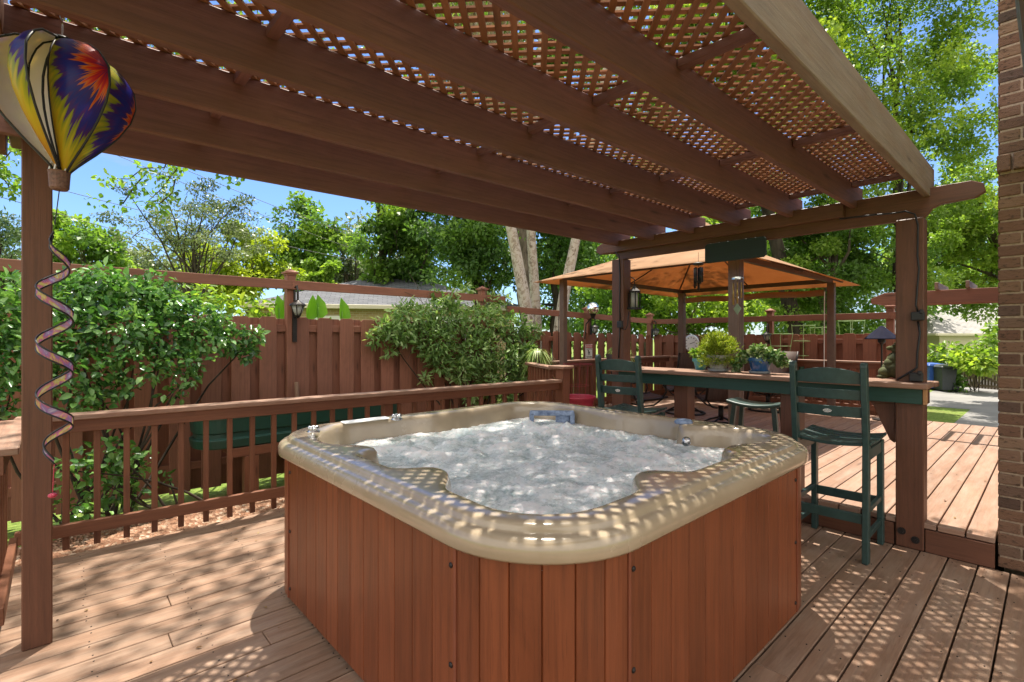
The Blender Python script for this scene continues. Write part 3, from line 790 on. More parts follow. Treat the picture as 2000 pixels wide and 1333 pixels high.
# ================================================================== stools
def bar_chair(name, label):
    T = Thing(name, label, 'bar stool', world=False)
    g = M['poly']
    for s in (-1, 1):
        y = s * .205
        T.part('leg', MB().bar((-.215, y, 0), (-.20, y, .745), .036, .062, up=(1, 0, 0)).bar((-.20, y, .735), (-.265, y, 1.262), .036, .060, up=(1, 0, 0)).tube([(-.265, y - .018, 1.262), (-.265, y + .018, 1.262)], .030, 14), g, bevel=.004)
        T.part('leg', MB().bar((.235, y, 0), (.225, y, .735), .036, .058, up=(1, 0, 0)), g, bevel=.004)
        T.part('side_rail', MB().bar((-.19, y, .690), (.22, y, .690), .024, .075), g, bevel=.003)
        for zz in (.33, .165): T.part('side_rung', MB().bar((-.187, y, zz), (.215, y, zz), .024, .036), g, bevel=.003)
    T.part('foot_rest', MB().bar((.225, -.19, .30), (.225, .19, .30), .026, .062), g, bevel=.003)
    T.part('back_rung', MB().bar((-.205, -.19, .275), (-.205, .19, .275), .026, .062), g, bevel=.003)
    sm = MB()
    for k in range(7):
        x = -.175 + k * .0705
        pts = []
        rings = []
        for i in range(11):
            q = -1 + 2 * i / 10; y = q * .232; z = .772 - .026 * (1 - q * q) - .012 * (1 - abs(k - 2.6) / 4)
            w, h = .031, .010
            rings.append([(x - w, y, z - h), (x + w, y, z - h), (x + w, y, z + h), (x - w, y, z + h)])
        sm.loops(rings, capb=True, capt=True, rnd=random.random())
    T.part('seat', sm, g, bevel=.003)
    def slat(z0, z1, x0, arch, nm, th=.018):
        rings = []
        for i in range(13):
            q = -1 + 2 * i / 12; y = q * .187; dx = -.022 * (1 - q * q); t = z1 + arch * (1 - q * q)
            xa = x0 - (z0 - .74) * .123 + dx; xb = x0 - (t - .74) * .123 + dx
            rings.append([(xa, y, z0), (xa + th, y, z0), (xb + th, y, t), (xb, y, t)])
        return T.part(nm, MB().loops(rings, capb=True, capt=True), g, bevel=.003)
    slat(1.150, 1.222, -.205, .032, 'back_slat')
    slat(1.045, 1.110, -.205, .0, 'back_slat')
    lo = slat(.930, 1.000, -.205, .0, 'back_slat')
    zc = .966; xc = -.205 - (zc - .74) * .123 - .024
    pl = MB().tube([(xc + .004, 0, zc), (xc - .003, 0, zc)], [.026, .026], 20); pl.v = [(x, y * 1.0, zc + (z - zc) * .5) for x, y, z in pl.v]
    T.part('badge', pl, M['steel'], lo)
    return T
C1 = bar_chair('bar_stool', 'green slatted bar stool standing fully in view beside the thick post')
C1.e.location = (4.045, 1.03, 0); C1.e.rotation_euler = (0, 0, .02); C1.e['group'] = 'green high back bar stools'
C1.copy((4.055, 2.735, 0), .10, 'green slatted bar stool partly hidden behind the hot tub rim', 'green high back bar stools')
St = Thing('saddle_stool', 'backless green saddle stool on the far side of the bar', 'stool', world=False)
rings = []
for i in range(17):
    q = -1 + 2 * i / 16; y = q * .245; z = .60 + .034 * q * q
    rings.append([(-.15, y, z - .018), (.15, y, z - .018), (.155, y, z), (.15, y, z + .014), (-.15, y, z + .014), (-.155, y, z)])
St.part('seat', MB().loops(rings, capb=True, capt=True), M['poly'], bevel=.003)
for sx in (-1, 1):
    for sy in (-1, 1):
        St.part('leg', MB().bar((sx * .15, sy * .24, 0), (sx * .105, sy * .18, .60), .04, .045, up=(1, 0, 0)), M['poly'], bevel=.004)
    St.part('rung', MB().bar((sx * .137, -.21, .2), (sx * .137, .21, .2), .022, .04), M['poly'], bevel=.003)
St.e.location = (5.07, 1.97, .19); St.e.rotation_euler = (0, 0, .05)

# ================================================================== gazebo
def fabric():
    m, nt, out = new_mat('orange_canopy_fabric'); L = nt.links
    tc = N_(nt, 'ShaderNodeTexCoord').outputs['Object']
    n = noise_n(nt, tc, 2.5, 5, .6)
    r = ramp(nt, [(.3, (.44, .26, .14)), (.7, (.54, .34, .20))]); L.new(n.outputs[0], r.inputs[0])
    d = N_(nt, 'ShaderNodeBsdfPrincipled'); d.inputs['Roughness'].default_value = .9; L.new(r.outputs[0], d.inputs['Base Color'])
    t = N_(nt, 'ShaderNodeBsdfTranslucent'); L.new(mixc(nt, r.outputs[0], (1.0, .88, .72), 1.0, 'MULTIPLY'), t.inputs[0])
    mx = N_(nt, 'ShaderNodeMixShader'); mx.inputs[0].default_value = .5
    L.new(d.outputs[0], mx.inputs[1]); L.new(t.outputs[0], mx.inputs[2]); L.new(mx.outputs[0], out.inputs[0]); return m
M['fabric'] = fabric(); M['gazebo'] = plain('bronze_gazebo_frame', (.085, .055, .042), .5, .25, .1)
M['gazebo_post'] = plain('taupe_gazebo_column', (.15, .095, .07), .5, .1, .1)
G = Thing('gazebo', 'orange fabric canopy gazebo on bronze metal posts behind the bar', 'gazebo', (7.6, 3.72, .19))
GU0, GU1, GV0, GV1 = 5.72, 9.30, 2.46, 5.08; GZ = 2.34
for (u, v, w) in ((GU0, GV0, .125), (GU0, GV1, .085), (GU1, GV0, .10), (GU1, GV1, .11)):
    m = MB().box(u - w / 2, v - w / 2, .19, u + w / 2, v + w / 2, GZ)
    for k in (-1, 0, 1):
        m.box(u - w / 2 - .004, v + k * w * .3 - .009, .2, u - w / 2 - .0005, v + k * w * .3 + .009, GZ)
        m.box(u + k * w * .3 - .009, v - w / 2 - .004, .2, u + k * w * .3 + .009, v - w / 2 - .0005, GZ)
    G.part('column', m, M['gazebo_post'], bevel=.003)
    G.part('foot_plate', MB().box(u - .12, v - .12, .192, u + .12, v + .12, .204), M['gazebo'], bevel=.003)
for a, b in (((GU0, GV0), (GU0, GV1)), ((GU1, GV0), (GU1, GV1)), ((GU0, GV0), (GU1, GV0)), ((GU0, GV1), (GU1, GV1))):
    G.part('beam', MB().bar((a[0], a[1], GZ + .035), (b[0], b[1], GZ + .035), .05, .07), M['gazebo'], bevel=.004)
ov = .33; AP = Vector(((GU0 + GU1) / 2, (GV0 + GV1) / 2, 3.14))
def cpt(q, s, k):  # point on canopy: side k, s along eave 0..1, q 0 eave ..1 apex
    cs = [(GU0 - ov, GV0 - ov), (GU1 + ov, GV0 - ov), (GU1 + ov, GV1 + ov), (GU0 - ov, GV1 + ov)]
    a, b = cs[k], cs[(k + 1) % 4]
    e = Vector((a[0] + (b[0] - a[0]) * s, a[1] + (b[1] - a[1]) * s, 0))
    p = e.lerp(Vector((AP.x, AP.y, 0)), q)
    sag = .10 * 4 * s * (1 - s) * (1 - q) * .35
    z = 2.30 + (AP.z - 2.30) * (.80 * q + .20 * q * q) + sag * .4
    return (p.x, p.y, z)
for k in range(4):
    rings = [[cpt(min(q / 12, .97), s / 16, k) for s in range(17)] for q in range(13)]
    m = MB().loops(rings, close=False)
    o = G.part('canopy', m, M['fabric'], smooth=True)
    md = o.modifiers.new('Solid', 'SOLIDIFY'); md.thickness = .003
    c = cpt(0, 0, k)
    G.part('rib', MB().tube([cpt(q / 8 * .94, 0, k)[:2] + (cpt(q / 8 * .94, 0, k)[2] - .035,) for q in range(1, 9)], .014, 8), M['gazebo'], smooth=True)
    mid = [cpt(q / 8 * .94, .5, k) for q in range(1, 9)]
    G.part('rib', MB().tube([(x, y, z - .04) for x, y, z in mid], .011, 8), M['gazebo'], smooth=True)
cap = MB()
for k in range(4):
    cap.loops([[(AP.x + (cpt(.80, s / 6, k)[0] - AP.x), AP.y + (cpt(.80, s / 6, k)[1] - AP.y), cpt(.80, 0, k)[2] + .10) for s in range(7)], [(AP.x, AP.y, AP.z + .17)] * 7], close=False)
o = G.part('vent_cap', cap, M['fabric']); md = o.modifiers.new('Solid', 'SOLIDIFY'); md.thickness = .003
G.part('rolled_curtain', MB().tube([(GU1 - .02, GV0 + .1 + (GV1 - GV0 - .2) * i / 10, 2.19 - .012 * math.sin(i * 1.3)) for i in range(11)], .052, 12), M['fabric'], smooth=True, label='rolled up orange curtain under the far beam')
G.part('pull_cord', MB().tube([(GU1 - .1, GV0 + .07, 2.2), (GU1 - .1, GV0 + .075, .95)], .007, 6).ball((GU1 - .1, GV0 + .075, .93), .02, n=8), M['white'])

# ================================================================== wind chimes
def chime(name, label, top, r, n, l, mat, wood, tr, hang, sail=None):
    T = Thing(name, label, 'wind chime', tuple(top))
    T.part('top_disc', MB().lathe(tuple(top), [(r, -.008), (r, .006), (r * .7, .014)], 20), wood, smooth=False)
    cm = MB().tube([top + Vector((0, 0, .01)), hang], .0015, 4)
    for k in range(n):
        a = 2 * PI * k / n + .4; p = top + Vector((r * .72 * math.cos(a), r * .72 * math.sin(a), 0)); ll = l * (1 - .09 * k)
        T.part('chime_tube', MB().tube([p - Vector((0, 0, .035)), p - Vector((0, 0, .035 + ll))], tr, 10), mat, smooth=True)
        cm.tube([p, p - Vector((0, 0, .04))], .001, 4)
    q = top - Vector((0, 0, .05 + l * .55)); cm.tube([top, q], .001, 4)
    T.part('striker', MB().lathe(tuple(q), [(.018, -.006), (.018, .006)], 12), wood)
    if sail:
        cm.tube([q, q - Vector((0, 0, sail - .05))], .001, 4); s = q - Vector((0, 0, sail))
        T.part('sail', MB().prism([s + Vector((0, -.035, 0)), s + Vector((0, 0, -.055)), s + Vector((0, .035, 0)), s + Vector((0, 0, .05))], (.004, 0, 0)), M['sail'])
    T.part('string', cm, M['black'])
M['brass'] = plain('aged_brass', (.42, .28, .10), .35, .9, .2); M['sail'] = plain('verdigris_sail', (.22, .28, .18), .5)
M['dkwood'] = plain('dark_chime_wood', (.025, .016, .012), .5); M['dktube'] = plain('black_chime_tube', (.02, .017, .015), .4, .5)
t = at_u(1364, 516, 4.58); chime('wind_chime', 'dark wind chime hanging in front of the orange canopy', t, .048, 5, .22, M['dktube'], M['dkwood'], .011, Vector((4.58, t.y, 2.275)))
t = at_u(1440, 545, 4.50); chime('wind_chime', 'brass wind chime hanging below the dark green sign', t, .052, 6, .215, M['brass'], M['steel'], .007, Vector((4.44, t.y, 2.28)), .10)

# ================================================================== fences
def fence(name, label, p0, p1, zg, zt, rail_z, posts, bw=.193, pitch=.296, front=-1, zt1=None, rail1=None):
    p0 = Vector((p0[0], p0[1], 0)); p1 = Vector((p1[0], p1[1], 0)); d = (p1 - p0).normalized(); L = (p1 - p0).length
    sd = Vector((-d.y, d.x, 0)) * front; zt1 = zt if zt1 is None else zt1; rail1 = rail_z if rail1 is None else rail1
    T = Thing(name, label, 'fence', (p0.x, p0.y, zg)); Z = lambda z: Vector((0, 0, z))
    ZT = lambda s: zt + (zt1 - zt) * s / L
    ZR = lambda s: rail_z + (rail1 - rail_z) * s / L
    ps = list(posts); edges = [0] + [q for q in ps if .2 < q < L - .2] + [L]
    for a, b in zip(edges, edges[1:]):
        for side, ph in ((1, .0), (-1, .5)):
            m = MB(); s = a + pitch * (.1 + ph) 
            while s + bw < b + .05:
                t = ZT(s + bw / 2) + random.uniform(-.006, .006) - (.012 if side < 0 else 0)
                o = p0 + sd * (.031 * side)
                k = .03
                pts = [(s, zg + .08), (s + bw, zg + .08), (s + bw, t - k), (s + bw - k, t), (s + k, t), (s, t - k)]
                m.prism([o + d * x + Z(z) for x, z in pts], sd * (.018 * side))
                s += pitch
            if m.v: T.part('board_panel', m, M['fence'], bevel=.002)
        T.part('stringer', MB().bar(p0 + d * a + Z(ZT(a) - .135), p0 + d * b + Z(ZT(b) - .135), .040, .085), M['fence'], bevel=.003)
        T.part('stringer', MB().bar(p0 + d * a + Z(zg + .35), p0 + d * b + Z(zg + .35), .040, .085), M['fence'], bevel=.003)
    for q in ps:
        c = p0 + d * q + sd * .02; h = ZR(q)
        pp = T.part('post', MB().bar(c + Z(zg - .2), c + Z(h + .065), .105, .105, up=tuple(d)), M['fence'], bevel=.004)
        cm = MB(); w = .068
        for (hw, z0, z1) in ((.060, .066, .086), (.078, .087, .108)):
            cm.bar(c + Z(h + z0), c + Z(h + z1), hw * 2, hw * 2, up=tuple(d))
        t = c + Z(h + .109); q4 = [t + d * a * w + sd * b * w for a, b in ((1, 1), (-1, 1), (-1, -1), (1, -1))]
        b0 = len(cm.v); cm.v += [tuple(x) for x in q4] + [tuple(t + Z(.045))]
        for i in range(4):
            cm.f.append([b0 + i, b0 + (i + 1) % 4, b0 + 4]); cm.uv.append([(0, 0), (.1, 0), (.05, .1)]); cm.r.append(.6)
        T.part('post_cap', cm, M['fence'], pp)
    for a, b in zip(edges, edges[1:]):
        o = sd * .094
        T.part('top_rail', MB().bar(p0 + d * a + o + Z(ZR(a) - .055), p0 + d * b + o + Z(ZR(b) - .055), .038, .11), M['fence'], bevel=.003)
    return T
fence('privacy_fence', 'tall brown board fence with raised top rail behind the hot tub railing', (-4.2, 6.40), (5.62, 6.40), -.30, 1.70, 2.15, (.23, 3.28, 6.33, 9.38))
fence('privacy_fence', 'lower brown board fence behind the gazebo left of its far post', (5.66, 6.40), (10.2, 6.40), -.30, 1.585, 1.99, (2.25, 4.54), bw=.168, zt1=1.52, rail1=1.88)
fence('privacy_fence', 'far brown board fence behind the light green tomato cages', (10.26, 6.30), (10.26, 1.55), -.45, 1.52, 1.87, (2.56, 4.45), front=-1)

# ---- lanterns
def lantern(name, label, x, y, z, facing=(0, -1), s=1.0, arm=True, glass='glass', low=-.30):
    T = Thing(name, label, 'lantern', (x, y, z)); f = Vector((facing[0], facing[1], 0)); c = Vector((x, y, z))
    m = MB()
    m.lathe(tuple(c), [(.088 * s, .085 * s), (.10 * s, .080 * s), (.09 * s, .098 * s), (.03 * s, .135 * s), (.012 * s, .15 * s)], 18)
    for k in range(6):
        a = 2 * PI * k / 6
        m.tube([c + Vector((.082 * s * math.cos(a), .082 * s * math.sin(a), .085 * s)), c + Vector((.032 * s * math.cos(a), .032 * s * math.sin(a), -.04 * s))], .006 * s, 5)
    m.lathe(tuple(c), [(.004, -.075 * s), (.03 * s, -.055 * s), (.036 * s, -.038 * s)], 14)
    T.part('frame', m, M['iron'], smooth=False)
    T.part('globe', MB().lathe(tuple(c), [(.028 * s, -.04 * s), (.05 * s, .0), (.074 * s, .08 * s)], 16), M[glass], smooth=True)
    if arm:
        b = c - f * .11 * s
        T.part('wall_arm', MB().tube([c + Vector((0, 0, .145 * s)), c + Vector((0, 0, .26 * s)), c - f * .03 * s + Vector((0, 0, .32 * s)), b + Vector((0, 0, .30 * s)), b + Vector((0, 0, .1 * s)), b + Vector((0, 0, low * .6 * s)), b + Vector((0, 0, low * s))], .013 * s, 8).bar(b + Vector((0, 0, (low - .06) * s)), b + Vector((0, 0, .12 * s)), .05 * s, .03 * s, up=(f.x, f.y, 0)), M['iron'])
    return T
p = at(574, 610, 6.02); lantern('post_lantern', 'black lantern on the fence post above the canna leaves', 2.16, 6.20, z_at(610, 6.0), s=1.0)
p = at_v(1162, 647, 6.2); lantern('post_lantern', 'small black lantern under the mirrored gazing ball', p.x, p.y, p.z, s=.9, low=-.02)
p = at_v(1283, 652, 6.1); lantern('post_lantern', 'small black lantern on the far corner fence post', 10.10, 6.16, z_at(652, 11.2), s=.9, low=-.05)
p = at_u(1500, 660, 10.0); lantern('post_lantern', 'small black lantern behind the tomato cages on the far fence', 10.06, 3.74, z_at(662, 9.5), facing=(-1, 0), s=.9, low=-.05)
p = at_u(1240, 585, 4.46); T = Thing('hanging_lantern', 'black glass lantern hanging on the side of the slender pergola post by the gazebo', 'lantern', tuple(p))
m = MB(); q = Vector((4.45, p.y, 0)); zc = p.z
for sx in (-1, 1):
    for sy in (-1, 1): m.bar(q + Vector((sx * .04, sy * .04, zc - .09)), q + Vector((sx * .04, sy * .04, zc + .07)), .009, .009)
m.box(q.x - .055, q.y - .055, zc - .105, q.x + .055, q.y + .055, zc - .088)
m.lathe((q.x, q.y, zc), [(.075, .07), (.07, .085), (.03, .115), (.012, .14)], 4)
m.tube([q + Vector((0, 0, zc + .13)), q + Vector((0, 0, zc + .21)), q + Vector((0, .05, zc + .24))], .006, 6)
T.part('frame', m, M['iron']); T.part('glass', MB().lathe((q.x, q.y, zc), [(.036, -.085), (.036, .068)], 14), M['glass'], smooth=True)

# ---- gazing ball
p = at_v(1158, 603, 6.10)
T = Thing('gazing_ball', 'mirrored gazing ball on a short pole fixed to the fence', 'garden ornament', (p.x, 6.3, 1.42))
T.part('ball', MB().ball(tuple(p), .122, n=32), M['mirror'], smooth=True)
T.part('pole', MB().tube([(p.x, 6.30, 1.42), (p.x, 6.27, p.z - .30), (p.x, p.y, p.z - .15)], .012, 8).lathe((p.x, p.y, p.z), [(.02, -.2), (.055, -.13), (.065, -.11)], 14), M['iron'])

# ---- warning sign
def text_mesh(body, size, font_ext=.0015):
    c = bpy.data.curves.new('lettering', 'FONT'); c.body = body; c.size = size; c.extrude = font_ext; c.align_x = 'CENTER'; c.align_y = 'CENTER'
    o = bpy.data.objects.new('lettering', c); COL.objects.link(o)
    me = bpy.data.meshes.new_from_object(o.evaluated_get(bpy.context.evaluated_depsgraph_get())); me.name = 'lettering'
    bpy.data.objects.remove(o); bpy.data.curves.remove(c); return me
M['red'] = plain('sign_red', (.55, .06, .07), .5, var=.05); M['ink'] = plain('sign_black', (.02, .02, .022), .6)
p = at_v(1150, 687, 6.29)
T = Thing('warning_sign', 'white warning sign with red band and black dog picture on the fence', 'sign', (p.x, 6.29, p.z), world=False)
T.part('plate', MB().box(-.108, -.004, -.14, .108, .004, .14), M['white'], bevel=.002)
T.part('band', MB().box(-.10, -.0075, .075, .10, -.0045, .132), M['red'])
for body, z, sz, mt in (('WARNING', .103, .040, 'white'), ('Area Patrolled by', .052, .024, 'ink'), ('Toy Poodles', -.105, .034, 'ink')):
    me = text_mesh(body, sz); me.transform(Matrix.Translation((0, -.009, z)) @ Matrix.Rotation(PI / 2, 4, 'X')); me.materials.append(M[mt])
    o = bpy.data.objects.new('lettering', me); COL.objects.link(o); T.add(o)
dg = MB()
for a in ([(-.02, -.07), (-.012, -.07), (-.010, -.02), (.012, -.025), (.02, -.068), (.030, -.068), (.026, -.02), (.034, -.002), (.028, .0), (.022, -.008), (-.006, .0), (-.008, .022), (-.022, .036), (-.032, .03), (-.042, .022), (-.03, .014), (-.024, .008), (-.026, -.02)],):
    dg.prism([(x, -.0075, z) for x, z in a], (0, .003, 0))
T.part('dog_picture', dg, M['ink'])

# ---- dial
p = at_u(1351, 671, 10.12)
T = Thing('dial_thermometer', 'round white dial thermometer on the far fence', 'thermometer', tuple(p), world=False)
rx = Matrix.Rotation(-PI / 2, 3, 'Y')
T.part('case', MB().lathe((0, 0, 0), [(.185, -.02), (.185, .018), (.165, .02)], 32, mat=rx), M['steel'])
T.part('face', MB().lathe((0, 0, 0), [(.163, .012), (.163, .021), (.0001, .021)], 32, mat=rx), M['white'])
m = MB()
for k in range(12):
    a = 2 * PI * k / 12; m.obox((-.023, .125 * math.cos(a), .125 * math.sin(a)), (.0015, 0, 0), (0, .016 * math.cos(a), .016 * math.sin(a)), (0, -.006 * math.sin(a), .006 * math.cos(a)))
T.part('tick_marks', m, M['ink']); T.part('needle', MB().bar((-.024, .03, -.012), (-.024, -.085, .03), .010, .003, up=(1, 0, 0)), M['ink'])

# ---- hooks
def hook(x, y0, v, label):
    p = at_v(x, y0, v)
    return tag(build('plant_hook', MB().tube([(p.x, p.y, 1.05)] + [(p.x, p.y, p.z - .2)] + [(p.x + .06 - .06 * math.cos(a), p.y, p.z - .06 + .06 * math.sin(a)) for a in [PI * k / 8 for k in range(9)]] + [(p.x + .12, p.y, p.z - .12)], .006, 6), M['iron'], smooth=True), label, 'hook')
hook(1091, 614, 5.95, 'bent metal plant hook between the birch trunks and the gazebo column')
hook(1395, 625, 5.65, 'bent metal plant hook behind the feathery yellow green plant')

# ================================================================== pots on the bar
def pot(m, c, r0, r1, h, lip=.012):
    return m.lathe(c, [(r0 * .96, 0), (r0, .006), (r1, h - .03), (r1 + lip, h - .03), (r1 + lip, h), (r1 - .006, h), (r1 - .012, h - .02), (.001, h - .03)], 28)
M['potgrey'] = plain('grey_stone_pot', (.30, .28, .255), .7, var=.2, nscale=30); M['potblue'] = plain('cobalt_glazed_pot', (.018, .085, .22), .25, var=.2, coat=.5)
M['potturq'] = plain('turquoise_pot', (.10, .34, .36), .4); M['potred'] = plain('raspberry_plastic', (.42, .035, .07), .45, var=.12); M['saucer'] = plain('pale_grey_saucer', (.36, .38, .40), .5)
M['soil'] = plain('potting_soil', (.03, .02, .014), .95)
bz = 1.147
p = at_u(1403, 722, 4.42); c = (4.42, p.y, bz)
T = Thing('potted_plant', 'feathery yellow green plant in a grey pot on the bar', 'potted plant', c)
T.part('saucer', MB().lathe((c[0], c[1], bz), [(.062, 0), (.085, .005), (.094, .022), (.088, .022), (.08, .01)], 26), M['saucer'])
T.part('pot', pot(MB(), (c[0], c[1], bz + .012), .066, .088, .135), M['potgrey'], smooth=False)
pl = []
for i in range(900):
    a = random.uniform(0, 2 * PI); el = random.uniform(.15, 1.5) if random.random() < .75 else random.uniform(-.5, .2)
    d = Vector((math.cos(a) * math.cos(el), math.sin(a) * math.cos(el), math.sin(el))); pl.append(d)
Pp, Dd = [], []
for d in pl:
    r = random.uniform(.05, .22); q = Vector((c[0], c[1], bz + .18)) + Vector((d.x * .76, d.y * .76, d.z * .70)) * r + Vector((0, 0, -.0 if d.z > 0 else -.05)); 
    for _ in range(9): Pp.append(q + Vector((random.gauss(0, .012),) * 3) + Vector((random.gauss(0, .012), random.gauss(0, .012), random.gauss(0, .012)))); Dd.append(d * .5 + Vector((random.gauss(0, .5), random.gauss(0, .5), random.gauss(.2, .5))))
Pp = np.array([tuple(x) for x in Pp]); Dd = np.array([tuple(x) for x in Dd])
leaf_mesh('foliage', Pp, Dd, rand_dirs(len(Pp)), .035, .007, rng.random(len(Pp)), M['lf_fluffy'], 'diamond', T.e, c)
p = at_u(1486, 727, 4.42); c = (4.40, p.y, bz)
T = Thing('potted_plant', 'trailing variegated plant in a cobalt blue pot on the bar', 'potted plant', c)
T.part('saucer', MB().lathe(c, [(.062, 0), (.08, .005), (.088, .022), (.082, .022), (.075, .01)], 26), M['saucer'])
T.part('pot', pot(MB(), (c[0], c[1], bz + .012), .066, .088, .125), M['potblue'], smooth=False)
foliage('foliage', [((c[0] + x, c[1] + y, bz + z), (r, r, r * .6), n) for x, y, z, r, n in ((0, 0, .16, .12, 420), (.03, .12, .14, .08, 200), (-.02, -.12, .15, .08, 220), (.0, .19, .08, .05, 90), (.02, -.17, .10, .05, 80), (.0, .20, .03, .035, 50), (-.03, .0, .2, .07, 120))], .036, .026, M['lf_ivy'], 'oval', T.e, c, tone=.35)
p = at_u(1362, 717, 4.50); c = (4.56, p.y, bz - .004)
T = Thing('potted_plant', 'dark leafy plant in a small turquoise pot half hidden behind the grey pot', 'potted plant', c)
T.part('pot', pot(MB(), c, .045, .062, .11), M['potturq'])
foliage('foliage', [((c[0], c[1], bz + .15), (.09, .1, .05), 220)], .05, .03, M['lf_mid'], 'oval', T.e, c)

# ---- mossy figurine
M['moss'] = plain('mossy_concrete', (.025, .032, .015), .9, var=.6, nscale=14, bump=.6, col2=(.11, .12, .04))
f = at_u(1737, 738, 4.42); c = (4.565, f.y - .03, bz - .004)
T = Thing('garden_figurine', 'mossy green stone figurine sitting at the bar end behind the thick post', 'figurine', c)
m = MB(); yy = c[1]
m.ball((c[0], yy - .01, bz + .075), .085, .115, .075, 20).ball((c[0], yy - .015, bz + .14), .075, .09, .07, 20).ball((c[0] - .01, yy + .035, bz + .11), .06, .055, .05, 16).ball((c[0] - .03, yy + .075, bz + .045), .05, .045, .045, 14).ball((c[0] - .05, yy + .09, bz + .015), .035, .035, .016, 12)
m.ball((c[0], yy - .005, bz + .222), .05, .055, .042, 18).ball((c[0] - .01, yy + .045, bz + .225), .022, .03, .018, 12)
m.ball((c[0] - .045, yy + .02, bz + .245), .012, n=10).ball((c[0], yy - .01, bz + .262), .035, .04, .012, 14)
T.part('body', m, M['moss'], smooth=True)
# ---- patio lamp
p = at(1722, 655, 7.6); c = Vector((p.x, p.y, .19))
T = Thing('patio_lamp', 'patio lamp with a wide dark blue cone shade near the bar end', 'lamp', tuple(c))
zb = z_at(663, 7.6); zt = z_at(637, 7.6)
M['navy'] = plain('navy_metal_shade', (.012, .013, .03), .85, spec=.12)
T.part('lamp_shade', MB().lathe((c.x, c.y, 0), [(.215, zb), (.22, zb + .012), (.03, zt - .01), (.012, zt), (.0005, zt + .004)], 14), M['navy'])
T.part('pole', MB().tube([(c.x, c.y, .19), (c.x, c.y, zb + .06)], .012, 8).lathe((c.x, c.y, .19), [(.12, .002), (.12, .02), (.02, .04)], 18).lathe((c.x, c.y, zb), [(.02, -.08), (.05, -.04), (.05, .03)], 12), M['iron'])

# ================================================================== spider plants
def spider(name, label, c, r, n):
    T = Thing(name, label, 'potted plant', c)
    T.part('pot', pot(MB(), (c[0], c[1], c[2]), .07, .085, .10), M['potgrey'])
    m = MB()
    for i in range(n):
        a = random.uniform(0, 2 * PI); l = r * random.uniform(.7, 1.25); e = random.uniform(.3, 1.3); w = random.uniform(.008, .014)
        dv = Vector((math.cos(a), math.sin(a), 0)); s = Vector((-dv.y, dv.x, 0)); pts = []
        rr = random.random(); b = len(m.v)
        for k in range(7):
            t = k / 6
            p = Vector(c) + Vector((0, 0, .10)) + dv * (l * t * (.55 + .5 * t * math.cos(e))) + Vector((0, 0, l * (1.25 * t * math.sin(e) - 1.55 * t * t * (.75 + .25 * math.cos(e)))))
            ww = w * (1 - t ** 3) * (.6 + t * .8 if t < .4 else 1)
            m.v.append(tuple(p - s * ww)); m.v.append(tuple(p + s * ww))
            if k: 
                q = b + 2 * k; m.f.append([q - 2, q - 1, q + 1, q]); m.uv.append([(0, 0)] * 4); m.r.append(rr)
    T.part('leaves', m, M['lf_spider'], smooth=True)
spider('spider_plant', 'striped spider plant on the railing left of the warning sign', (5.62, 5.53, 1.07), .33, 190)
spider('spider_plant', 'striped spider plant on the railing right of the slender pergola post', (7.85, 5.58, 1.07), .36, 190)

# ---- red planter with cage
c = (5.42, 4.55, .19)
T = Thing('red_planter', 'raspberry red plastic planter tub with a thin wire cage', 'planter', c)
T.part('tub', MB().lathe(c, [(.17, 0), (.18, .01), (.235, .40), (.255, .40), (.26, .425), (.25, .44), (.23, .435), (.215, .38), (.001, .36)], 36), M['potred'])
m = MB()
for k in range(3):
    a = 2 * PI * k / 3 + .5; m.tube([(c[0] + .12 * math.cos(a), c[1] + .12 * math.sin(a), .5), (c[0] + .2 * math.cos(a), c[1] + .2 * math.sin(a), 1.10)], .0018, 5)
for z, r_2 in ((.78, .165), (1.08, .205)):
    m.tube([(c[0] + r_2 * math.cos(2 * PI * k / 24), c[1] + r_2 * math.sin(2 * PI * k / 24), z) for k in range(25)], .0018, 5)
T.part('wire_cage', m, M['potred'])

# ================================================================== tomato cages in green boxes
M['cage'] = plain('pale_green_wire', (.33, .48, .20), .5); M['box'] = plain('dark_green_planter_plastic', (.02, .075, .05), .5)
def cage(x, D, r0, r1, h, lab, z0=.92):
    u, v = uv_at(x, D); T = Thing('tomato_cage', lab, 'plant cage', (u, v, z0), group='tomato cages along the far railing')
    m = MB()
    for k in range(4):
        a = 2 * PI * k / 4 + .3; m.tube([(u + r0 * math.cos(a), v + r0 * math.sin(a), z0), (u + r1 * math.cos(a), v + r1 * math.sin(a), z0 + h)], .006, 5)
    T.part('legs', m, M['cage'])
    for q in (.25, .6, .97):
        rr = r0 + (r1 - r0) * q
        T.part('ring', MB().tube([(u + rr * math.cos(2 * PI * k / 20), v + rr * math.sin(2 * PI * k / 20), z0 + h * q) for k in range(21)], .006, 5), M['cage'])
cage(1525, 9.4, .11, .20, .62, 'pale green wire tomato cage beside the small lantern on the far fence')
cage(1569, 9.3, .13, .19, .78, 'pale green wire tomato cage just left of the white pull cord')
cage(1606, 9.3, .12, .20, .74, 'pale green wire tomato cage crossing the right gazebo column')
cage(1663, 9.0, .13, .20, .86, 'pale green wire tomato cage nearest to the cone shaded patio lamp')
for (x, l) in ((1530, 'dark green planter box on the railing under the left tomato cages'), (1610, 'dark green planter box on the railing behind the right gazebo column')):
    u, v = uv_at(x, 9.25); 
    T = Thing('planter_box', l, 'planter', (u, v, .72)); 
    T.part('trough', MB().prism([(u - .08, v - .30, .74), (u + .08, v - .30, .74), (u + .11, v - .33, .95), (u - .11, v - .33, .95)], (0, .62, 0)), M['box'], bevel=.01)
    T.part('bracket', MB().box(u - .02, v - .2, .735, 9.70, v - .17, .76).box(u - .02, v + .17, .735, 9.70, v + .2, .76), M['iron'])

